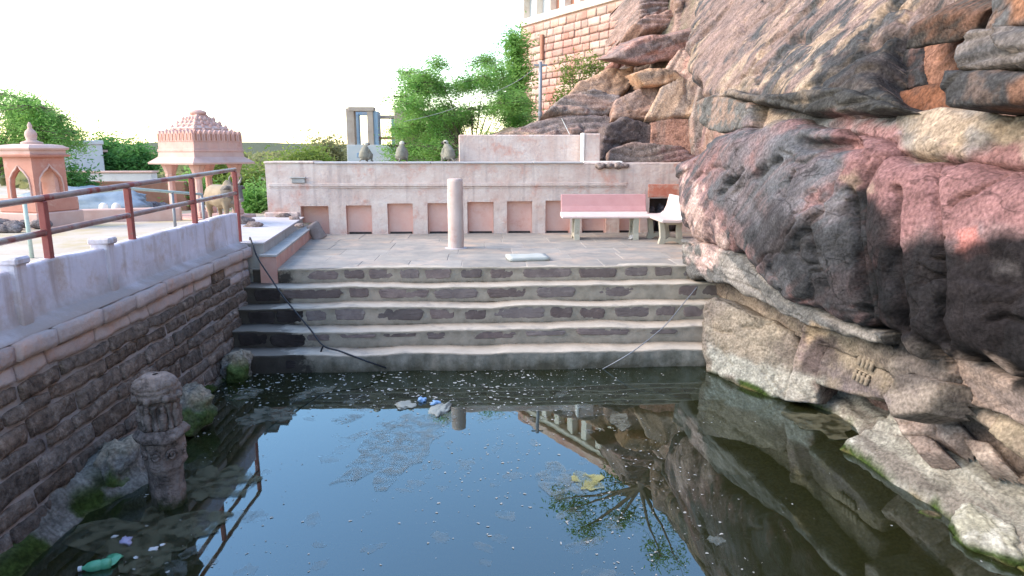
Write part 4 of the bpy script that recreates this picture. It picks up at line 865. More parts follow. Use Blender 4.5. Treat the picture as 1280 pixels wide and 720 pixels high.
xs_ = [-4.1]+[q for n in NI for q in n[:2]]+[4.75]
for i in range(0, len(xs_), 2): bxw('pier', xs_[i], xs_[i+1], WY+.02, WY+.30, 1.0, 1.76, M['pinkplain'])
bxw('wall_core', -4.08, 4.75, WY+.02, WY+.30, 1.762, 2.41, M['pinkplain']); bxw('wall_back', -4.08, 4.75, WY+.302, WY+.75, 1.0, 2.41, M['pinkplain'])
for i, (a, b_, zt_) in enumerate(NI):
    bxw('lintel', a, b_, WY+.012, WY+.30, zt_, 1.755, M['pinkwall'], c=0)
    if i < 9:
        dpt = .10 if i else .2
        p = bxw('niche_panel', a+.004, b_-.004, WY+dpt, WY+.29, 1.0, zt_-.003, M['pinkplain'], c=0)
        if i >= 1: bxw('dark_gap', a+.03, b_-.03, WY+dpt-.012, WY+dpt+.02, 1.045, 1.085, M['dark'], p, 0)  # dark strip painted in for the shaded gap at the niche foot
    else: bxw('niche_panel', a+.004, b_-.004, WY+.27, WY+.295, 1.0, zt_-.003, M['dark'], c=0)
bxw('string_course', -4.05, 2.98, WY-.035, WY+.03, 1.99, 2.055, M['pinkwall'])
bxw('string_course', -4.05, 2.98, WY-.018, WY+.03, 1.955, 1.985, M['pinkwall'])
for a, b_ in ((-3.15, -.9), (-.9, 1.1), (1.1, 2.1)): bxw('top_cap', a+.004, b_-.004, WY-.045, WY+.8, 2.425, 2.462, M['greycap'], c=.012)
bxw('top_cap', -4.12, -3.16, WY-.03, WY+.8, 2.43, 2.475, M['pinkwall'], c=.015)
bxw('top_cap', 2.104, 4.75, WY-.01, WY+.8, 2.41, 2.44, M['pinkwall'], c=.01)
bxw('red_patch', 3.42, 4.3, WY-.022, WY+.01, 1.76, 2.02, M['redpatch'], c=.01)
bxw('base_ledge', -4.15, -3.5, WY-.10, WY+.0, 1.3, 1.50, M['pinkwall'], c=.02)
random.seed(3)
# vessel-like dark stones inside the right opening
for x, wh in ((3.55, 'pale bench side of the'), (3.76, 'middle of the'), (3.98, 'boulder side of the')): tag(lump('stone', (x, WY+.2, 1.33), .2, int(x*100), (.06, .055, .06), (.16, .15, .16), squash=(.5, .35, 1.35), n=12, wl=False), 'dark upright stone, '+wh+' opening under the red plaster', 'stone', 'stones in the wall opening')
fx = MB(); fx.box(-.13, .13, -.05, .0, -.04, .05, .01); fx.box(-.15, .15, -.075, .0, .05, .075, .008); f_ = fx.build('wall_box', M['greystep'], None); f_.location = (-3.47, WY-.012, 2.1); tag(f_, 'small grey cement box fixed to the left part of the niche wall', 'box')
up = empty('upper_wall', (1, 14.3, 2.44)); tag(up, 'pink plastered upper wall block above the niche wall', 'wall')
def bxu(name, x0, x1, y0, y1, z0, z1, m, c=.01): return MB().box(x0-1, x1-1, y0-14.3, y1-14.3, z0-2.44, z1-2.44, c).build(name, m, up)
bxu('wall', -.37, 2.17, 14.25, 14.6, 2.3, 3.0, M['pinkwall'], .02); bxu('pier', 2.175, 2.5, 13.95, 14.62, 2.3, 3.02, M['pinkwall'], .02); bxu('lit_return', 2.13, 2.172, 13.93, 14.24, 2.3, 3.03, M['whiteface'], .006)  # pier's left side made white to show the light falling from the left
bxu('ledge', 2.12, 2.9, 13.66, 13.94, 2.42, 2.475, M['whiteface'], .01)
for k, (u, w) in enumerate(((750, .2), (762, .17), (773, .2), (781, .16))):
    q = aty(u, 209, WY-.02); tag(lump('rubble_stone', (q[0], WY-.02, 2.385), w*.55, 300+k, (.2, .16, .15), (.34, .26, .23), squash=(1, .8, .62), n=12, wl=False), ('first', 'second', 'third', 'last')[k]+' loose rough stone from the pier along the top of the niche wall', 'stone', 'loose stones on the wall top')

# ------------------------------------------------------------------ things on the terrace
cb = atz(570, 310, TZ)
colm = empty('stone_column', (cb[0], cb[1], TZ)); tag(colm, 'plain round pink stone column standing alone on the terrace', 'column')
th = np.arange(32)*2*math.pi/32; V = []
for z in np.linspace(-.03, 1.16, 24):
    rr = .135-.008*z
    for t_ in th: V.append((rr*math.cos(t_), rr*math.sin(t_), z))
V = np.array(V); V[:, :2] *= (1+.045*fbm(V*5, 4, 33)+.02*fbm(V*16, 3, 34))[:, None]; nz_ = len(V)//32
V = np.vstack([V, V[-32:]*np.array([.6, .6, 1]), V[-32:]*np.array([.05, .05, 1])]); V[-64:, 2] += .008
Fq = [(i*32+j, i*32+(j+1) % 32, (i+1)*32+(j+1) % 32, (i+1)*32+j) for i in range(nz_+1) for j in range(32)]
link('shaft', np_mesh('shaft', V, Fq, True), colm, M['column'])
MB().lathe([(.19, -.01), (.185, .006), (.14, .012)], 20).build('mortar_foot', M['ledgeplaster'], colm)

def bench(name, label, loc, rz, length, mseat, mback):
    """cement bench; local x along the seat, front towards -y"""
    e = empty(name, loc, rz); tag(e, label, 'bench')
    P = [(-.24, .40), (-.25, .43), (-.23, .455), (.02, .445), (.10, .455), (.15, .50), (.20, .60), (.245, .80), (.25, .815), (.285, .815), (.29, .80), (.245, .58), (.20, .47), (.15, .415), (.05, .395)]
    k = 6
    def ext(idx, m, nm, a, b_):
        mb = MB(); mb.prism([(0, P[i][0], P[i][1]) for i in idx], (a, 0, 0), (b_, 0, 0)); o = mb.build(nm, m, e); bv = o.modifiers.new('b', 'BEVEL'); bv.width = .012; bv.segments = 2; return o
    ext([0, 1, 2, 3, 4, 5, 12, 13, 14], mseat, 'seat', -length/2-.02, length/2+.02)
    ext([5, 6, 7, 8, 9, 10, 11, 12], mback, 'backrest', -length/2, length/2)
    for sx in (-1, 1):
        x = sx*(length/2-.26); mb = MB()
        fl = [(-.22, 0), (-.13, 0), (-.10, .10), (-.11, .22), (-.14, .40), (-.22, .40), (-.20, .25), (-.19, .12)]
        bl = [(.24, 0), (.15, 0), (.11, .10), (.10, .22), (.10, .40), (.19, .42), (.18, .25), (.20, .12)]
        for q in (fl, bl): mb.prism([(0, p[0], p[1]) for p in q], (x-.05, 0, 0), (x+.05, 0, 0))
        mb.prism([(0, -.13, 0.0), (0, -.10, .09), (0, -.04, .115), (0, .05, .115), (0, .11, .09), (0, .15, 0.0), (0, .10, .035), (0, .02, .055), (0, -.07, .035)], (x-.048, 0, 0), (x+.048, 0, 0))
        mb.prism([(0, -.11, .34), (0, .10, .34), (0, .10, .40), (0, -.13, .40)], (x-.047, 0, 0), (x+.047, 0, 0))
        mb.build('leg', M['benchleg'], e)
    return e
bench('garden_bench', 'pink cement bench with backrest against the niche wall', (2.39, 12.66, TZ), math.radians(-1), 1.62, M['benchwhite'], M['benchpink'])
bench('garden_bench', 'pale cement bench turned sideways between the pink bench and boulder', (3.42, 12.28, TZ), math.radians(-90), 1.35, M['benchwhite'], M['benchwhite'])
q = atz(660, 326, TZ); sl = link('loose_slab', rough_block(.62, .36, .06, 77, .07, .006, .01), None, M['slabgrey']); sl.location = (q[0], q[1]+.12, TZ+.035); sl.rotation_euler = (.02, .0, .12); tag(sl, 'loose pale grey slab lying at the front edge of the terrace', 'slab')
q = atz(396, 300, TZ); sl = link('leaning_stone', rough_block(.26, .07, .36, 78, .05, .02, .03), None, M['rubble']); sl.location = (q[0]-.03, q[1]+.15, TZ+.15); sl.rotation_euler = (-.3, -.45, .5); tag(sl, 'broken stone slab leaning on the pink side step by the wall', 'stone')
q = atz(710, 302, TZ)
tag(lump('stone', (2.88, 12.5, TZ+.045), .055, 401, (.5, .46, .44), (.4, .37, .35), squash=(1.2, .8, .8), n=10, wl=False), 'small pale stone beside the leg of the pink bench', 'stone')
for k, (u, v, r) in enumerate(((355, 268, .11), (368, 271, .09), (303, 276, .16), (318, 280, .12), (375, 280, .06))):
    q = atz(u, v+4, 1.4); tag(lump('stone', (q[0], q[1], 1.43), r, 410+k, (.33, .24, .21), (.2, .17, .16), squash=(1.3, .9, .6), n=12, wl=False), ('rough stone lying against the left end of the niche wall', 'smaller rough stone beside the first niche of the wall', 'large reddish stone behind the end of the parapet', 'flat reddish stone on the raised ground beside the large one', 'little stone on the edge of the grey side step')[k], 'stone', 'loose stones by the wall end')

# ------------------------------------------------------------------ CHHATRI (domed pavilion) in the yard
def gz(x, y): return float(ground_z(np.array([x]), np.array([y]))[0])
def chhatri():
    Y0 = 16.6; c = aty(257, 250, Y0); z0 = 1.06
    e = empty('pavilion', (c[0], Y0, z0), math.radians(-33)); e.scale = (.83, .83, 1); tag(e, 'pink sandstone pavilion with four columns and stepped pyramid roof', 'pavilion')
    k = Y0/14.0; ht = lambda v: float(aty(256, v, Y0)[2])-z0      # heights read from the photo at its distance
    zE, zF0, zF1, zT = ht(203), ht(190), ht(164), ht(138)
    a = .985                                                    # half side of eave
    MB().box(-.95, .95, -.95, .95, -.1, .12, .02).build('plinth', M['chhatri'], e)
    for sx in (-1, 1):
        for sy in (-1, 1):
            mb = MB(); mb.box(sx*.6-.12, sx*.6+.12, sy*.6-.12, sy*.6+.12, .12, .26, .02); mb.lathe([(.105, .26), (.1, .3), (.095, zE-.36), (.115, zE-.34)], 8, (sx*.6, sy*.6, 0), math.pi/8)
            cl = mb.build('column', M['chhatri'], e)
            mb = MB(); mb.lathe([(.12, zE-.345), (.15, zE-.30), (.13, zE-.26), (.17, zE-.16), (.22, zE-.06), (.22, zE+.0)], 8, (sx*.6, sy*.6, 0), math.pi/8); mb.build('bracket', M['chhatri'], cl)
    for sx, sy, lx, ly in ((0, 1, .74, .11), (0, -1, .74, .11), (1, 0, .11, .5), (-1, 0, .11, .5)):
        MB().box(sx*.6-lx, sx*.6+lx, sy*.6-ly, sy*.6+ly, zE-.02, zE+.10, .008).build('beam', M['chhatri'], e)
    def sq(name, prof, m=M['chhatri']): mb = MB(); mb.lathe([(r*math.sqrt(2), z) for r, z in prof], 4, (0, 0, 0), math.pi/4); return mb.build(name, m, e)
    sq('eave', [(.70, zE+.06), (a+.0, zE-.035), (a+.01, zE+.0), (.80, zE+.13), (.78, zF0)], M['shrinetrim'])
    fz = sq('frieze', [(.76, zF0-.01), (.80, zF0+.01), (.80, zF0+.06), (.775, zF0+.07), (.775, zF1-.10), (.70, zF1-.09), (.5, zF1-.05)])
    mer = MB(); w = .068; mer.prism([(-w, 0, 0), (w, 0, 0), (w, 0, .15), (w*.55, 0, .215), (0, 0, .25), (-w*.55, 0, .215), (-w, 0, .15)], (0, -.035, 0), (0, .035, 0)); mme = mer.mesh('merlon'); mme.materials.append(M['chhatri'])
    slot = MB(); slot.box(-.018, .018, -.045, -.033, .02, .17); sme = slot.mesh('slot'); sme.materials.append(M['brick'])
    for f in range(4):
        A = math.pi/2*f
        for i in range(10):
            x = -.70+i*.1555; o = link('merlon', mme, fz); o.location = (x*math.cos(A)+.755*math.sin(A), x*math.sin(A)-.755*math.cos(A), zF1-.24); o.rotation_euler = (0, 0, A)
            s_ = link('slot', sme, fz); s_.location = o.location; s_.rotation_euler = o.rotation_euler
    n = 5; zz = zF1-.06; dz = (zT-zF1-.02)/n
    for i in range(n):
        r0 = .66*(1-i/5.6); sq('roof_tier', [(r0, zz), (r0*1.02, zz+dz*.3), (r0*.97, zz+dz*.55), (r0*.80, zz+dz*1.02)], M['shrinetrim'] if i % 2 else M['chhatri'])
        if i < 4:
            for f in range(4):
                A = math.pi/2*f
                for x in (-1, -.5, 0, .5):
                    mb = MB(); q = r0*.9; mb.lathe([(.05, 0), (.052, .03), (.03, .06), (.008, .08)], 6, (x*q*math.cos(A)+q*math.sin(A), x*q*math.sin(A)-q*math.cos(A), zz+dz*.45)); mb.build('roof_knob', M['chhatri'], e)
        zz += dz
    mb = MB(); mb.lathe([(.19, zz-.02), (.23, zz+.02), (.21, zz+.06), (.12, zz+.09), (.02, zz+.11)], 12); mb.build('crown_stone', M['chhatri'], e, True)
chhatri()

# ------------------------------------------------------------------ small SHRINE on the far left
def shrine():
    Y0 = 12.6; c = aty(27, 250, Y0); z0 = 1.33; ht = lambda v: float(aty(30, v, Y0)[2])-z0
    e = empty('shrine', (c[0], Y0+.5, z0), math.radians(-19)); e.scale = (.66, .66, 1); tag(e, 'salmon sandstone shrine with pointed arches and bulb finial', 'shrine')
    zb, zA, zE, zR, zT = ht(249), ht(240), ht(196), ht(184), ht(151)
    MB().box(-.72, .72, -.72, .72, -.15, zb*.5, .02).build('plinth', M['shrinetrim'], e)
    MB().box(-.66, .66, -.66, .66, zb*.5+.003, zb, .02).build('plinth_step', M['shrine'], e)
    h = .5
    for f in range(4):
        A = math.pi/2*f; R = Matrix.Rotation(A, 4, 'Z'); mb = MB()
        w = .33; arch = [(-w, 0), (-w, .22), (-w*.9, .34), (-w*.55, .44), (-w*.2, .50), (0, .56), (w*.2, .50), (w*.55, .44), (w*.9, .34), (w, .22), (w, 0)]
        H_ = zE-zb
        arch = [(x, z*H_/.72) for x, z in arch]
        outer = [(-h, 0), (-h, H_), (0, H_), (h, H_), (h, 0)]
        # wall with pointed arch: fan strips between arch and a rectangular frame
        fr = [(-h, 0), (-h, .22*H_/.72), (-h, .4*H_/.72), (-h, H_), (-w*.2, H_), (0, H_), (w*.2, H_), (h, H_), (h, .4*H_/.72), (h, .22*H_/.72), (h, 0)]
        n = len(arch); V = []
        for y in (-h, -h+.10): V += [(x, y, z+zb) for x, z in arch]+[(x, y, z+zb) for x, z in fr]
        Fc = []
        for i in range(n-1):
            Fc.append((i, i+1, n+i+1, n+i)); Fc.append((2*n+i, 3*n+i, 3*n+i+1, 2*n+i+1)); Fc.append((i, 2*n+i, 2*n+i+1, i+1))
        mb.add([tuple(R @ Vector(v)) for v in V], Fc); ar = mb.build('arch_wall', M['shrine'], e)
        mb = MB(); pts = [R @ Vector((x*1.09, -h-.012, z*1.04+zb)) for x, z in arch]; mb.tube(pts, .022, 5); mb.build('arch_moulding', M['shrinetrim'], ar)
    MB().box(-.08, .08, -.08, .08, zb, zb+.3, .02).build('idol_stone', M['shrinetrim'], e)
    MB().box(-.39, .39, .2, .38, zb+.004, zE-.01).build('back_panel', M['pinkplain'], e)
    def sq(name, prof, m): mb = MB(); mb.lathe([(r*math.sqrt(2), z) for r, z in prof], 4, (0, 0, 0), math.pi/4); return mb.build(name, m, e)
    sq('eave', [(.48, zE-.01), (.60, zE+.0), (.62, zE+.03), (.54, zE+.05)], M['shrine'])
    sq('cornice', [(.54, zE+.045), (.54, zR-.05), (.60, zR-.04), (.61, zR-.01), (.50, zR+.04), (.3, zR+.06)], M['shrinetrim'])
    mb = MB(); d = zT-zR
    mb.lathe([(.26, zR+.04), (.27, zR+.09), (.18, zR+.11), (.12, zR+.13), (.145, zR+.2), (.15, zR+.24), (.12, zR+.29), (.06, zR+.33), (.05, zR+.36), (.062, zR+.39), (.03, zR+.43), (.02, zT)], 16); mb.build('finial', M['shrinetrim'], e, True)
shrine()
random.seed(8)
for k in range(9):
    u = random.uniform(-10, 52); v = random.uniform(281, 290); q = atz(u, v, 1.36)
    tag(lump('rubble_stone', (q[0], q[1], 1.40), random.uniform(.09, .17), 420+k, (.17, .14, .14), (.28, .24, .23), squash=(1.3, 1, .7), n=10, wl=False), 'dark rubble stone heaped in front of the salmon shrine', 'stone', 'rubble by the shrine')
for k, (u, v) in enumerate(((131, 272), (147, 272))):
    q = atz(u, v, 1.15); o = MB().lathe([(.10, -.1), (.10, .22), (.085, .3), (.04, .34), (.01, .345)], 12).build('marker_post', M['whiteface'], None, True); o.location = q; tag(o, 'short white rounded post in the yard, the one nearer the '+('salmon shrine', 'pavilion')[k], 'post', 'white posts in the yard')
lw = atz(190, 272, 1.15)
o = MB().box(-1.4, 1.1, -.12, .12, -.2, .16, .02).build('low_kerb_wall', M['shrinetrim']); o.location = (lw[0], lw[1]-1.2, 1.3); o.rotation_euler = (0, 0, .28); tag(o, 'low pale pink kerb wall in the yard before the pavilion', 'wall')
# sunken heap under a blue-grey tarpaulin, parked by the house
q = aty(105, 252, 17.5); tp = lump('tarpaulin_heap', (q[0], 17.5, 1.35), .75, 440, (.2, .25, .32), (.3, .35, .4), squash=(2.2, .8, .62), n=22, wl=False, m=M['tarp']); tag(tp, 'blue-grey tarpaulin thrown over a low heap below the white house', 'tarpaulin')
q = aty(180, 252, 18.5); tag(lump('rubble_heap', (q[0], 18.5, 1.15), .38, 441, (.16, .14, .15), (.26, .23, .22), squash=(1.8, .8, .6), n=16, wl=False), 'dark rubble heap before the red brick wall', 'rubble')
q = aty(178, 246, 20.5); o = MB().box(-1.5, 1.3, -.15, .15, -.6, .62, .02).build('brick_wall', M['brick']); o.location = (q[0], 20.5, 1.2); tag(o, 'low red brick wall behind the pavilion', 'wall')

# ------------------------------------------------------------------ white house
def house():
    Y0 = 25; c = aty(98, 215, Y0); z0 = .8; e = empty('house', (c[0], Y0, z0), math.radians(34)); tag(e, 'whitewashed flat-roofed house with a small window behind the trees', 'house')
    zt_ = float(aty(98, 180, Y0)[2])-z0
    MB().box(-1.0, .75, -.6, 3.5, -.2, zt_, .02).build('wall', M['house'], e); MB().box(-1.05, .80, -.65, 3.5, zt_-.02, zt_+.12, .02).build('roof_parapet', M['house'], e)
    MB().box(.752, .95, -.2, 1.2, zt_-.28, zt_-.2, .01).build('sunshade', M['shrinetrim'], e)
    w = MB().box(.74, .765, .3, .75, zt_-1.2, zt_-.5).build('window', M['dark'], e); MB().box(.757, .785, .24, .81, zt_-1.27, zt_-1.2).build('sill', M['house'], w)
    c2 = aty(148, 228, 23.5); e2 = empty('yard_wall', (c2[0], 23.5, .8)); tag(e2, 'long low whitewashed yard wall beside the white house', 'wall')
    z2 = float(aty(148, 216, 23.5)[2])-.8
    MB().box(-2.2, 1.2, -.2, .2, -.2, z2, .02).build('wall', M['house'], e2); MB().box(-2.25, 1.25, -.24, .24, z2+.002, z2+.06, .01).build('cap', M['shrinetrim'], e2)
house()

# ------------------------------------------------------------------ ruined concrete frame behind the wall
def ruin():
    Y0 = 22; e = empty('ruined_building', (-3, Y0, 1.5)); tag(e, 'roofless ruined concrete frame with blue painted columns behind the wall', 'building')
    def px_box(name, u0, v0, u1, v1, y, d, m, c=.01):
        a = aty(u0, v1, y); b_ = aty(u1, v0, y); return MB().box(a[0]+3, b_[0]+3, y-Y0, y-Y0+d, a[2]-1.5, b_[2]-1.5, c).build(name, m, e)
    px_box('column', 435, 135, 442, 202, Y0, .35, M['ruinconc']); px_box('column', 443, 142, 448, 200, Y0+.8, .3, M['ruinblue']); px_box('column', 461, 139, 466, 204, Y0, .35, M['ruinconc']); px_box('column', 466.5, 139, 472, 202, Y0+.05, .6, M['ruinblue'])
    px_box('column', 495, 134, 503, 210, Y0-.4, .4, M['ruinconc']); px_box('column', 490.5, 146, 494, 204, Y0+1.6, .3, M['ruinblue'])
    px_box('beam', 435, 133.5, 467, 138.8, Y0-.02, .45, M['ruinconc']); px_box('beam', 443, 138.8, 466, 144, Y0+.81, .3, M['ruinblue']); px_box('beam', 467, 144, 504, 148, Y0+.7, .4, M['ruinconc'])
    px_box('wall', 435, 181, 500, 215, Y0-.05, .3, M['ruinbase']); px_box('opening', 446, 191, 457, 197, Y0-.06, .1, M['ruinblue']); px_box('ledge', 467, 171, 497, 174, Y0+.2, .3, M['brick'])
    px_box('wall', 504, 138, 530, 215, Y0+.1, .3, M['ruinconc']); px_box('wall', 536, 138, 575, 215, Y0+.1, .3, M['ruinconc']); px_box('wall', 530, 166, 536, 215, Y0+.1, .3, M['ruinconc']); px_box('lintel', 530, 138, 536, 149, Y0+.1, .3, M['ruinconc'])
    for u, v in ((414, 205), (420, 207)): pass
ruin()

# ------------------------------------------------------------------ FORT WALL on the hill
def fort():
    A = aty(650, 34, 31.0); zb = A[2]; B = aty(792, 34, 24.6); A = Vector((A[0], A[1], 0)); B = Vector((B[0], B[1], 0)); L_ = (B-A).length; ang = math.atan2(B.y-A.y, B.x-A.x)
    e = empty('fort_wall', (A.x, A.y, 0), ang); tag(e, 'tall pink sandstone fort wall with a white arcade on top of the cliff', 'fort wall')
    MB().box(0, L_+3, .06, 1.2, 2.5, zb).build('core', M['fortjoint'], e)
    MB().box(-.02, .3, .05, 6, 2.5, zb-.01).build('return_wall', M['fortstone'], e)
    rng = random.Random(5); z = 4.1; i = 0
    protos = [rough_block(1, .16, .38, 900+k, .12, .012, .012) for k in range(5)]
    for p in protos: p.materials.append(M['fortstone'])
    while z < zb-.1:
        h = rng.uniform(.24, .33); x = rng.uniform(-.3, 0)
        while x < L_+.2:
            w = rng.uniform(.36, .75); x0 = max(x, 0)
            if x+w-x0 > .2:
                o = link('stone', rng.choice(protos), e); o.scale = ((x+w-x0-.012), 1, (h-.012)/.38); o.location = ((x0+x+w)/2, .075+rng.uniform(-.03, .01), z+h/2); o.rotation_euler = (0, rng.uniform(-.025, .025), 0)
            x += w
        z += h
    # white arcade with windows
    zw = zb; H_ = 1.75
    x = 0.0
    MB().box(-.06, L_+3, -.05, 1.1, zw, zw+.28, .02).build('arcade_base', M['fortwhite'], e)
    n = 12; pw = .34; stepx = .98
    for k in range(n):
        MB().box(k*stepx-.02, k*stepx+pw, -.03, .35, zw+.282, zw+1.25, .02).build('arcade_pier', M['fortwhite'], e)
        MB().box(k*stepx+pw, (k+1)*stepx-.02, .28, .32, zw+.3, zw+1.2).build('window', M['brick'] if k > 1 else M['ruinbase'], e)
    MB().box(-.1, L_+3, -.1, 1.1, zw+1.252, zw+1.5, .03).build('arcade_lintel', M['fortwhite'], e); MB().box(-.25, L_+3, -.32, 1.2, zw+1.503, zw+1.6, .02).build('cornice', M['fortstone'], e); MB().box(-.1, L_+3, .0, 1.2, zw+1.604, zw+2.1, .02).build('parapet', M['fortstone'], e)
    MB().box(1.72, 1.9, -.14, -.015, zb-1.55, zb-.55, .03).build('drain_spout', M['brick'], e)
    MB().box(-.03, 1.2, 1.2, 6, zw, zw+2.0).build('side_room', M['fortwhite'], e)
    return e
fort()

# ------------------------------------------------------------------ TREES
def tree(name, label, base, lobes, ntw, leaf, lm, seed, trunk_r=.12, cat='tree', group=None, nleaf=60, limbs=True, droop=.25, twl=.55, lasp=3.2):
    """lobes: (centre, radii); twigs fill the lobes, leaflets set along each twig"""
    rng = np.random.default_rng(seed); base = np.array(base, float); e = empty(name, tuple(base)); tag(e, label, cat, group)
    mb = MB(); LC, LR = [], []
    fork = np.array([base[0], base[1], base[2]])*.55+np.mean([l[0] for l in lobes], 0)*.45 if len(lobes) > 0 else base
    fork = base+(fork-base)*.7
    lk = min(1.0, (6/len(lobes))**.7)
    if limbs: mb.tube([Vector(base-base)-Vector((0, 0, .3)), Vector((fork-base)*.5+rng.normal(0, .06, 3)), Vector(fork-base)], [trunk_r*1.2, trunk_r, trunk_r*.8], 8)
    tw = []; wsum = sum(np.prod(l[1])**.67 for l in lobes)
    for c, r in lobes:
        c = np.array(c, float); r = np.array(r, float); k = max(4, int(ntw*np.prod(r)**.67/wsum)); nb = max(1 if len(lobes) > 20 else 2, k//16)
        hubs = c+rng.normal(0, .33, (nb, 3))*r
        if limbs:
            for h in hubs:
                m_ = fork*.45+h*.55+rng.normal(0, .08, 3)*r; mb.tube([Vector(fork-base), Vector(m_-base), Vector(h-base)], [trunk_r*.5*lk, trunk_r*.3*lk, trunk_r*.12*lk], 5, False)
        d = rng.normal(0, 1, (k, 3)); d /= np.linalg.norm(d, axis=1)[:, None]; q = c+d*r*(rng.uniform(.25, 1.0, (k, 1))**.6)*rng.uniform(.8, 1.12, (k, 1))
        for p in q:
            h = hubs[np.argmin(((hubs-p)**2).sum(1))]; dv = p-h; l = np.linalg.norm(dv); a = p-dv/max(l, 1e-6)*min(l, twl*np.mean(r)+.1)
            tw.append((a, p))
            if limbs and l > .05: mb.tube([Vector(h-base), Vector(a-base), Vector(p-base)], [trunk_r*.10, trunk_r*.06, trunk_r*.03], 3, False)
    if limbs: mb.build('trunk', M['bark'], e, True)
    A = np.array([t[0] for t in tw]); B = np.array([t[1] for t in tw]); n = len(tw)
    t = rng.uniform(0, 1.05, (n, nleaf, 1)); mid = rng.normal(0, 1, (n, nleaf, 3)); sp = leaf*2.0
    P = A[:, None]*(1-t)+B[:, None]*t+mid*sp*(.4+.6*(1-t)); P[..., 2] -= droop*leaf*8*t[..., 0]**2
    P = P.reshape(-1, 3); N_ = len(P); ax = rng.normal(0, 1, (N_, 3)); ax[:, 2] = ax[:, 2]*.5-.15; ax /= np.linalg.norm(ax, axis=1)[:, None]
    up_ = rng.normal(0, 1, (N_, 3)); sd_ = np.cross(ax, up_); sd_ /= np.linalg.norm(sd_, axis=1)[:, None]
    ls = leaf*rng.uniform(.6, 1.3, (N_, 1)); V = np.stack([P-ax*ls*.5, P+sd_*ls/lasp*.5, P+ax*ls*.5, P-sd_*ls/lasp*.5], 1).reshape(-1, 3)-base
    link('crown', np_mesh('crown', V, np.arange(N_*4).reshape(-1, 4), False), e, M[lm]); return e
def lobe(u0, v0, u1, v1, y, dep=None):
    a = aty(u0, v1, y); b_ = aty(u1, v0, y); return ((a+b_)/2, (abs(b_[0]-a[0])/2, dep or abs(b_[0]-a[0])*.4, abs(b_[2]-a[2])/2))
def plates(poly, n, y0, y1, wpx, hpx, seed):
    """flat feathery sprays of foliage scattered inside a crown outline"""
    rng = random.Random(seed); pa = np.array(poly, float); out = []
    while len(out) < n:
        u = rng.uniform(pa[:, 0].min(), pa[:, 0].max()); v = rng.uniform(pa[:, 1].min(), pa[:, 1].max()); _, ins = seg_dist(np.array([[u, v]]), poly)
        if not ins[0]: continue
        w = rng.uniform(*wpx); h = rng.uniform(*hpx); out.append(lobe(u-w/2, v-h/2, u+w/2, v+h/2, rng.uniform(y0, y1)))
    return out
tree('spreading_tree', 'large feathery bright green tree spreading behind the wall in front of the ruin', (.2, 20, 1.8), plates([(486, 186), (502, 132), (488, 118), (515, 88), (560, 66), (610, 58), (648, 70), (656, 165), (600, 188)], 46, 18.3, 21.2, (42, 80), (13, 24), 3)+plates([(480, 184), (560, 176), (600, 200), (480, 204)], 7, 18.2, 19.2, (40, 70), (12, 18), 4), 900, .085, 'leaf_bright', 5, .15, nleaf=80, lasp=3.8, twl=.8)
tree('spreading_tree', 'feathery drooping green tree behind the salmon shrine', aty(-40, 240, 19)*np.array([1, 1, 0])+np.array([0, 0, 1.0]), plates([(-95, 120), (-30, 108), (40, 116), (84, 138), (98, 168), (60, 182), (-90, 190)], 40, 17.6, 20.2, (45, 85), (12, 22), 6), 760, .09, 'leaf_bright', 6, .2, nleaf=78, droop=.7, lasp=3.8, twl=.8)
tree('round_tree', 'dense dark green tree between the white house and the pavilion', aty(150, 240, 27)*np.array([1, 1, 0])+np.array([0, 0, .8]), [lobe(112, 165, 165, 215, 27), lobe(150, 178, 195, 222, 26.5), lobe(118, 190, 180, 225, 26)], 260, .17, 'leaf_deep', 7, .16, nleaf=70)
tree('wall_shrub', 'light green shrub growing in front of the fort wall', aty(712, 135, 19.5), [lobe(695, 70, 735, 115, 19.5), lobe(720, 65, 768, 105, 19.8), lobe(686, 100, 730, 132, 19)], 80, .11, 'leaf_yellow', 8, .05, cat='shrub', nleaf=26)
tree('corner_tree', 'slender green tree hugging the corner of the fort wall', aty(643, 160, 25), [lobe(632, 32, 656, 75, 25), lobe(630, 65, 660, 120, 25), lobe(634, 110, 664, 160, 24.5)], 170, .15, 'leaf_bright', 9, .1, nleaf=55)
tree('small_tree', 'green shrub below the white house behind the shrine', aty(95, 245, 18)*np.array([1, 1, 0])+np.array([0, 0, 1.1]), [lobe(72, 205, 110, 245, 18)], 60, .12, 'leaf_deep', 15, .05, cat='shrub', nleaf=40)
for k, (u0, v0, u1, v1, y, lm, lab) in enumerate(((215, 212, 262, 265, 21, 'leaf_bright', 'bright green bush seen between the columns of the pavilion'), (285, 205, 345, 262, 22, 'leaf_yellow', 'yellow-green bush at the right of the pavilion'), (300, 232, 345, 275, 19, 'leaf_bright', 'low green bush behind the left end of the niche wall'), (340, 190, 420, 212, 34, 'leaf_yellow', 'yellow-green bush behind the niche wall'), (385, 184, 436, 206, 38, 'leaf_dry', 'pale bush beside the ruined frame'), (250, 195, 300, 232, 30, 'leaf_yellow', 'yellow-green bush behind the pavilion columns'))):
    c, r = lobe(u0, v0, u1, v1, y); tree('bush', lab, (c[0], c[1], c[2]-r[2]), [(c, r)], 90, .007*y, lm, 20+k, .05, cat='bush', nleaf=45)
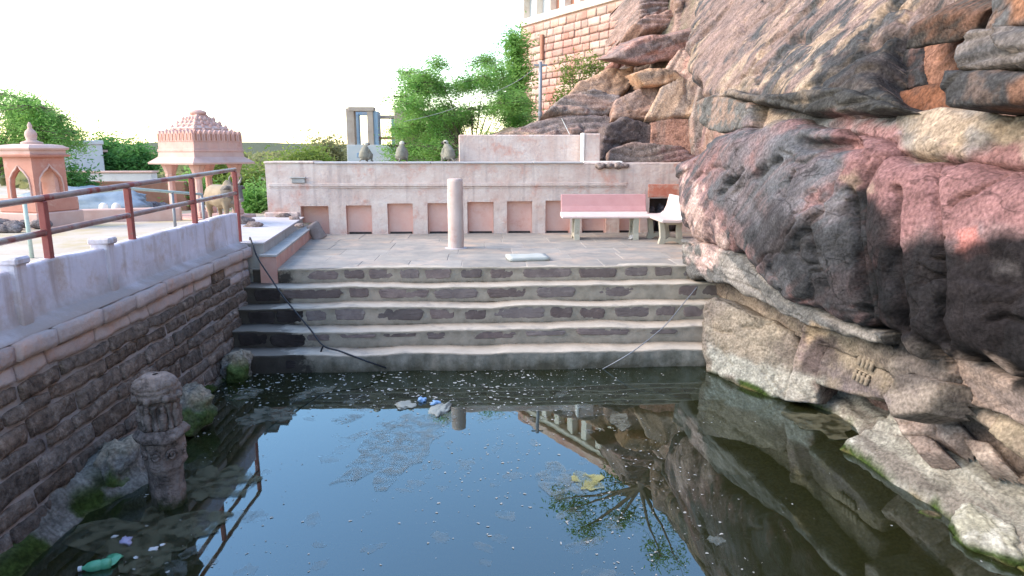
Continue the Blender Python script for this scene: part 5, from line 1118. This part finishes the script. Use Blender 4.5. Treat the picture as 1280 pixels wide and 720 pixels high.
# tree on the clifftop, out of frame above, mirrored in the pool
def mir(u, v, y): p = aty(u, v, y); return np.array([p[0], p[1], -p[2]])
def mlobe(u0, v0, u1, v1, y): a = mir(u0, v0, y); b_ = mir(u1, v1, y); return ((a+b_)/2, (abs(b_[0]-a[0])/2, abs(b_[0]-a[0])*.45, abs(b_[2]-a[2])/2))
tree('clifftop_tree', 'sparse tree leaning out from the clifftop, mirrored in the pool', mir(812, 590, 18.6), [mlobe(735, 588, 800, 625, 21.5), mlobe(680, 602, 760, 648, 21), mlobe(745, 625, 815, 672, 20.5), mlobe(790, 650, 880, 715, 20.5), mlobe(700, 640, 770, 680, 20.5), mlobe(815, 620, 870, 670, 21)], 190, .13, 'leaf_deep', 41, .14, nleaf=24)
# far scrub along the horizon: reads as one mass
def scrub():
    rng = np.random.default_rng(3); P = []; S_ = []
    for k in range(320):
        d = rng.uniform(45, 260); a = math.radians(rng.uniform(-52, 6)); P.append((d*math.sin(a), d*math.cos(a), rng.uniform(.2, 1.1)-.004*max(0, d-40))); S_.append(rng.uniform(1.0, 2.4)*(1+d/220))
    P = np.array(P); S_ = np.array(S_); n = 90; c = np.repeat(P, n, 0); s_ = np.repeat(S_, n)[:, None]; dd = rng.normal(0, 1, (len(c), 3)); dd /= np.linalg.norm(dd, axis=1)[:, None]
    p = c+dd*s_*np.array([1.2, 1.2, .62])*rng.uniform(.5, 1, (len(c), 1)); ax = rng.normal(0, 1, (len(c), 3)); ax /= np.linalg.norm(ax, axis=1)[:, None]; sd_ = np.cross(ax, rng.normal(0, 1, (len(c), 3))); sd_ /= np.linalg.norm(sd_, axis=1)[:, None]
    l = s_*.22; V = np.stack([p-ax*l, p+sd_*l*.7, p+ax*l, p-sd_*l*.7], 1).reshape(-1, 3)
    tag(link('scrubland', np_mesh('scrubland', V, np.arange(len(V)).reshape(-1, 4), False), None, M['leaf_dry']), 'far dry scrub and trees along the horizon', 'scrub', kind='stuff')
scrub()
# low ridge on the horizon
xs = np.linspace(-900, 500, 120); zr = 9+7*fbm(np.stack([xs*.004, xs*0, xs*0], 1), 4, 9); V = []
for j, (yy, k) in enumerate(((620, 0), (760, 1), (1100, 0))):
    for x, z in zip(xs, zr): V.append((x, yy, -6+z*k*1.35))
tag(link('hills', np_mesh('hills', V, gridfaces(3, len(xs)), True), None, M['leaf_dry']), kind='structure')

# ------------------------------------------------------------------ pole, wires and cables
q = aty(675, 158, 17.2); pe = empty('pole', (q[0], 17.2, q[2]-.25)); tag(pe, 'thin grey metal pole standing on the rocks before the fort wall', 'pole')
ztop = aty(675, 77, 17.2)[2]-q[2]+.25
MB().tube([(0, 0, 0), (0, 0, ztop)], .045, 8).build('shaft', M['pole'], pe, True); MB().box(-.16, .16, -.02, .02, ztop-.1, ztop-.06).build('crossarm', M['pole'], pe); MB().lathe([(.055, ztop*.28), (.06, ztop*.31), (.055, ztop*.34)], 8).build('collar', M['pole'], pe)
def wire(name, pts, r, m, label, n=6):
    P = [Vector(p) for p in pts]; Q = []
    for i in range(len(P)-1):
        for k in range(8):
            t = k/8; p0, p1, p2, p3 = P[max(i-1, 0)], P[i], P[i+1], P[min(i+2, len(P)-1)]
            Q.append(.5*((2*p1)+(p2-p0)*t+(2*p0-5*p1+4*p2-p3)*t*t+(3*p1-p0-3*p2+p3)*t**3))
    Q.append(P[-1]); o0 = Q[0]; mb = MB(); mb.tube([p-o0 for p in Q], r, n); o = mb.build(name, m, None, True, o0); tag(o, label, 'cable'); return o
wire('cable', [(-3.19, 9.66, 1.44), Vector(aty(313, 298, 9.66))+Vector((0, 0, .0)), aty(322, 322, 9.38), aty(338, 347, 9.08), aty(355, 372, 8.76), aty(388, 412, 8.40), aty(404, 432, 8.22), aty(425, 439, 8.12), aty(460, 452, 8.0), atz(492, 463, -.01)], .011, M['cable'], 'black cable running from the parapet down the steps into the water')
MB_l = wire('cable', [aty(404, 432, 8.21), aty(401, 441, 8.2), aty(403, 448, 8.2)], .012, M['cable'], 'short black cable end tied to the cable on the steps')
wire('cable', [aty(872, 358, 9.1), aty(852, 382, 8.74), aty(830, 408, 8.37), aty(790, 440, 8.0), atz(752, 462, -.01)], .006, M['pole'], 'thin grey wire slanting across the right side of the steps')
wire('wire', [aty(505, 152, 18.3), aty(560, 138, 18.0), aty(640, 105, 17.5), aty(675, 79, 17.2)], .006, M['pole'], 'thin overhead wire slanting from the pole through the green tree')
wire('wire', [aty(702, 148, 16.0), aty(712, 168, 14.25)], .008, M['slabgrey'], 'short pale wire hanging over the upper pink wall')

# ------------------------------------------------------------------ COW and LANGURS (each one continuous remeshed body)
def body_obj(name, parts, voxel, m, parent, smooth_it=6):
    mb = MB()
    for p in parts: mb.tube(*p)
    o = mb.build(name, m, parent, True); r = o.modifiers.new('r', 'REMESH'); r.mode = 'VOXEL'; r.voxel_size = voxel; r.use_smooth_shade = True
    s_ = o.modifiers.new('s', 'SMOOTH'); s_.iterations = smooth_it; s_.factor = .5; return o
def cow():
    q = aty(281, 275, 12.3); e = empty('cow', (q[0], 12.3, 1.35), math.radians(-46)); e.scale = (.68, .68, .68); tag(e, 'beige cow with dark grey head and horns standing by the pavilion', 'cow')
    # local +x = forward
    P = [([(-.62, 0, .86), (-.58, 0, .85), (-.35, 0, .80), (.05, 0, .77), (.38, 0, .82), (.56, 0, .90)], [.10, .24, .29, .32, .29, .19], 16),
         ([(.22, 0, .98), (.34, 0, 1.10), (.42, 0, 1.02)], [.12, .13, .1], 10)]
    for sy in (-1, 1):
        P.append(([(-.50, sy*.14, .80), (-.47, sy*.15, .62), (-.55, sy*.14, .42), (-.52, sy*.14, .22), (-.50, sy*.14, .03)], [.15, .12, .062, .048, .06], 10))
        P.append(([(.42, sy*.13, .75), (.43, sy*.13, .55), (.43, sy*.12, .36), (.42, sy*.12, .2), (.43, sy*.12, .03)], [.12, .085, .055, .045, .058], 10))
    P.append(([(-.64, 0, 1.0), (-.72, 0, .85), (-.72, 0, .45)], [.035, .025, .018], 6)); P.append(([(-.72, 0, .45), (-.72, 0, .3)], [.03, .045], 6))
    body_obj('body', P, .022, M['cowhide'], e)
    H_ = [([(.30, 0, .84), (.46, 0, .88), (.62, 0, .98), (.74, 0, 1.02)], [.27, .25, .17, .12], 12), ([(.70, 0, 1.05), (.84, 0, .98), (.96, 0, .82), (1.01, 0, .74)], [.12, .125, .085, .075], 12), ([(.5, 0, .7), (.64, 0, .66), (.74, 0, .84)], [.09, .06, .04], 8)]
    for sy in (-1, 1): H_.append(([(.74, sy*.09, 1.05), (.70, sy*.2, 1.04), (.68, sy*.29, .99)], [.035, .06, .012], 8))
    body_obj('head', H_, .018, M['cowdark'], e, 4)
    body_obj('muzzle', [([(.97, 0, .785), (1.015, 0, .73), (1.025, 0, .70)], [.075, .078, .055], 10)], .016, M['horn'], e, 2)
    for sy in (-1, 1):
        MB().tube([(.76, sy*.07, 1.12), (.76, sy*.13, 1.18), (.79, sy*.16, 1.28), (.84, sy*.13, 1.36)], [.032, .027, .018, .005], 8).build('horn', M['horn'], e, True)
        MB().lathe([(.002, -.016), (.014, -.008), (.016, 0), (.014, .008), (.002, .016)], 8, (.89, sy*.105, 1.01)).build('eye', M['face'], e, True)
cow()
def langur(u, v, label, rz, lean, turn, tail, y=14.0, s=1.0):
    q = aty(u, v, y); e = empty('langur', (q[0], y, 2.464), rz); e.scale = (s, s, s); tag(e, label, 'monkey')
    hx, hz = .03+lean, .36
    P = [([(-.05, 0, .04), (-.045, 0, .09), (-.03, 0, .17), (.0+lean*.5, 0, .26), (hx*.8, 0, .31)], [.07, .11, .105, .085, .05], 14),
         ([(hx, 0, hz-.03), (hx, 0, hz), (hx, 0, hz+.035)], [.04, .057, .035], 10)]
    for sy in (-1, 1):
        P.append(([(-.02, sy*.07, .06), (.07, sy*.09, .17), (.10, sy*.085, .15), (.10, sy*.075, .02), (.15, sy*.075, .012)], [.06, .045, .035, .024, .022], 8))
        P.append(([(lean*.5, sy*.075, .25), (.05, sy*.1, .18), (.12, sy*.06, .14), (.13, sy*.05, .10)], [.038, .028, .024, .02], 8))
    P.append(([(-.11, 0, .05), (-.17, 0, .02), (-.20, tail*.1, -.06), (-.20, tail*.5, -.20), (-.19, tail, -.26)], [.02, .016, .014, .014, .016], 6))
    body_obj('body', P, .011, M['fur'], e, 5)
    hd = Matrix.Rotation(turn, 4, 'Z')
    f = body_obj('face', [([hd @ Vector((.025, 0, -.01)), hd @ Vector((.055, 0, -.012)), hd @ Vector((.07, 0, -.022))], [.036, .03, .016], 10)], .008, M['face'], e, 2); f.location = (hx, 0, hz)
    mb = MB(); mb.lathe([(.052, -.02), (.056, .005), (.045, .03), (.022, .045), (.004, .05)], 12, (-.012, 0, 0)); cp = mb.build('crest', M['furpale'], e, True); cp.location = (hx, 0, hz); cp.rotation_euler = (0, -.35, turn)
    for sy in (-1, 1):
        mb = MB(); mb.lathe([(.002, -.02), (.016, -.012), (.02, 0), (.016, .012), (.002, .02)], 8, tuple(hd @ Vector((-.005, sy*.06, .0)))); ea = mb.build('ear', M['face'], e, True); ea.location = (hx, 0, hz)
langur(457, 202, 'grey langur monkey sitting on the wall in front of the ruined frame', math.radians(55), .01, .5, .02, s=.95)
langur(502, 202, 'grey langur monkey seen from behind on the wall with pale back', math.radians(80), .05, 0, -.01, s=1.0)
langur(561, 202, 'hunched grey langur monkey on the wall beside the upper pink wall', math.radians(125), .09, .9, .02, s=1.05)

# ------------------------------------------------------------------ scum, litter and specks on the water
def patch_mesh(c, rx, ry, seed, z=.002, n=40, t=.003, rough=.5):
    a = np.arange(n)*2*math.pi/n; D = np.stack([np.cos(a), np.sin(a), a*0], 1); r = 1+rough*fbm(D*1.6+seed*3.3, 4, seed)+.08*fbm(D*7+seed, 2, seed+1)
    V = [(rx*r[k]*D[k, 0], ry*r[k]*D[k, 1], 0) for k in range(n)]; mb = MB(); mb.prism(V, (0, 0, z-.002), (0, 0, z+t)); return mb
def film(name, c1, c2, alpha, sc=6):
    m = mat(name, c1, c2, sc, .8, .3, 30); t = m.node_tree; b_ = t.nodes['Principled BSDF']
    n = t.nodes.new('ShaderNodeTexNoise'); n.inputs['Scale'].default_value = 9; n.inputs['Detail'].default_value = 6; g = t.nodes.new('ShaderNodeNewGeometry'); t.links.new(g.outputs[0], n.inputs['Vector'])
    r = t.nodes.new('ShaderNodeMapRange'); r.inputs[1].default_value = .42; r.inputs[2].default_value = .58; r.inputs[3].default_value = alpha*.12; r.inputs[4].default_value = alpha; t.links.new(n.outputs[0], r.inputs[0]); t.links.new(r.outputs[0], b_.inputs['Alpha']); return m
M['scum'] = film('grey_green_scum', (.12, .12, .09), (.18, .17, .13), .6); M['scumpale'] = film('pale_scum_film', (.2, .23, .23), (.28, .31, .29), .2); M['scumyellow'] = film('yellow_algae', (.30, .28, .10), (.38, .35, .16), .75)
M['silt'] = film('brown_silt_slab', (.085, .08, .045), (.14, .13, .08), .6)
for k, (u, v, w, h, m, lab) in enumerate(((303, 494, .19, .14, 'scum', 'dull grey scum patch floating beside the small corner boulder'), (338, 520, .27, .22, 'scum', 'larger grey scum sheet floating off the mossy boulder'), (392, 491, .26, .12, 'scum', 'grey scum patch floating below the end of the black cable'), (432, 524, .16, .08, 'scumpale', 'small whitish scum patch near the foot of the steps'), (503, 552, .85, .30, 'scumpale', 'wide thin translucent scum film in the mirrored sky'), (775, 527, .22, .1, 'scum', 'small grey scum patch under the mirrored fort'), (700, 600, .26, .14, 'scumpale', 'pale translucent scum patch beside the yellow algae'), (736, 602, .13, .13, 'scumyellow', 'yellow algae patch floating in the middle of the pool'), (262, 605, .32, .34, 'silt', 'brown silt-covered slab showing at the surface right of the carved pillar'), (190, 668, .50, .34, 'silt', 'brown silt patch in the water before the carved pillar'), (1035, 530, .30, .30, 'silt', 'brown silt in the shallow inlet of the rock shelf'), (895, 676, .05, .05, 'scumpale', 'pale leaf of scum at the edge of the mirrored cliff'))):
    q = atz(u, v, 0); o = patch_mesh((0, 0, 0), w, h, 600+k).build('scum_patch' if m != 'silt' else 'silt_patch', M[m]); o.location = (q[0], q[1], .001+.0004*k); o.rotation_euler = (0, 0, .3*k); tag(o, lab, 'scum' if m != 'silt' else 'silt')
def specks():
    rng = np.random.default_rng(12); V = []; Fc = []
    def add(x, y, s):
        k = rng.integers(5, 8); a = np.sort(rng.uniform(0, 2*math.pi, k)); n = len(V); st = rng.uniform(.5, 1); ro = rng.uniform(0, 6.28)
        for t in a:
            px_, py_ = s*math.cos(t), s*st*math.sin(t); V.append((x+px_*math.cos(ro)-py_*math.sin(ro), y+px_*math.sin(ro)+py_*math.cos(ro), .0035))
        Fc.append(tuple(range(n, n+k)))
    N_ = 9000; X = rng.uniform(-3.0, 3.5, N_); Y = 2.6+5.45*rng.uniform(0, 1, N_)**.7; den = fbm(np.stack([X*.8, Y*.9, X*0], 1), 4, 300)
    for x, y, d in zip(X, Y, den):
        nearstep = sstep(6.3, 7.6, y); p = .30+.9*d+.35*nearstep*(x < 1.2)-.05*(x > 1.5)
        if x < -2.75 or (x > 3.2): p *= .4
        if rng.uniform() < p: add(x, y, 0.0022+.015*rng.uniform()**4.0*(1+1.0*nearstep*(x < .6)))
    mb = MB(); mb.add(V, Fc); o = mb.build('floating_specks', M['speck']); tag(o, 'pale specks of dust and leaf bits floating on the pool', 'debris', kind='stuff')
def blotches():
    rng = np.random.default_rng(5); mb = MB()
    for k in range(110):
        x = rng.uniform(-2.0, 1.1); y = rng.uniform(3.3, 7.2); r = rng.uniform(.02, .075); m2 = patch_mesh(None, r*rng.uniform(1, 2.2), r, 700+k, z=.0015, n=14, t=.0008); a = rng.uniform(0, 6.28); ca, sa = math.cos(a), math.sin(a)
        mb.add([(x+p[0]*ca-p[1]*sa, y+p[0]*sa+p[1]*ca, p[2]) for p in m2.v], m2.f)
    tag(mb.build('scum_film', M['blotch']), 'faint pale blotches of dust film on the pool surface', 'scum', kind='stuff')
M['blotch'] = film('pale_blotch', (.25, .27, .26), (.33, .35, .33), .16)
blotches()
M['speck'] = mat('floating_speck', (.22, .22, .20), (.46, .45, .42), 3, .9, 0)
specks()
M['greenplastic'] = mat('green_plastic', (.06, .30, .16), (.14, .42, .26), 14, .25, .3, 40, spec=.5); M['whiteplastic'] = mat('white_plastic', (.55, .55, .56), (.68, .68, .7), 8, .4, .3, 40); M['violet'] = mat('violet_plastic', (.32, .29, .45), (.45, .42, .58), 8, .4, .2, 40); M['bluelabel'] = mat('blue_wrapper', (.18, .32, .55), (.3, .45, .65), 8, .4, .2, 40)
def crumple(name, u, v, r, sq, seed, m, label, cat='litter', z=.012, n=12):
    q = atz(u, v, .01); o = lump(name, (0, 0, 0), r, seed, (.5, .5, .5), (.5, .5, .5), squash=sq, n=n, rough=.5, wl=False, m=M[m]); o.location = (q[0], q[1], z); o.rotation_euler = (.1, .1, seed); tag(o, label, cat); return o
q = atz(150, 707, 0); b_ = MB(); b_.lathe([(.004, 0), (.03, .004), (.036, .02), (.036, .05), (.031, .06), (.036, .07), (.036, .11), (.03, .135), (.014, .155), (.014, .175)], 14); bo = empty('plastic_bottle', (q[0]-.05, q[1], .022)); bo.rotation_euler = (math.pi/2, 0, -1.25); tag(bo, 'green plastic bottle floating in the left corner of the pool', 'bottle'); b_.build('bottle_body', M['greenplastic'], bo, True); MB().lathe([(.017, .168), (.017, .188), (.015, .19)], 10).build('bottle_cap', M['whiteplastic'], bo)
M['scumraft'] = mat('wet_grey_wrapper', (.24, .25, .22), (.34, .34, .3), 9, .5, .3, 40)
crumple('plastic_bag', 138, 702, .05, (1.5, 1.1, .3), 501, 'greenplastic', 'crumpled green plastic bag against the green bottle', 'bag')
crumple('litter', 158, 676, .032, (1.3, 1, .5), 502, 'violet', 'violet plastic scrap floating above the green bottle')
crumple('litter', 192, 686, .02, (1.3, .8, .5), 503, 'whiteplastic', 'small white scrap floating right of the violet scrap'); crumple('litter', 203, 681, .015, (1.4, .8, .5), 504, 'whiteplastic', 'tiny white scrap beside the small white scrap')
crumple('litter', 170, 697, .014, (1.2, .9, .5), 505, 'whiteplastic', 'white crumb floating beside the green bottle'); crumple('litter', 143, 671, .014, (1.5, .9, .5), 506, 'whiteplastic', 'white crumb floating left of the violet scrap')
crumple('litter', 548, 512, .15, (1.4, .7, .16), 507, 'scumraft', 'grey crumpled wrapper raft floating near the steps', z=.006)
crumple('litter', 527, 500, .055, (1.1, .8, .5), 508, 'bluelabel', 'blue and white wrapper floating near the steps'); crumple('litter', 545, 504, .05, (1.0, .8, .5), 509, 'bluelabel', 'small blue wrapper on the grey wrapper raft')
crumple('litter', 508, 506, .11, (1.3, .8, .12), 510, 'scumraft', 'flat grey scrap floating left of the blue wrapper', z=.004)
crumple('litter', 840, 455, .03, (1.2, .8, .6), 511, 'whiteplastic', 'white scrap on the silt at the right end of the steps', z=.02)
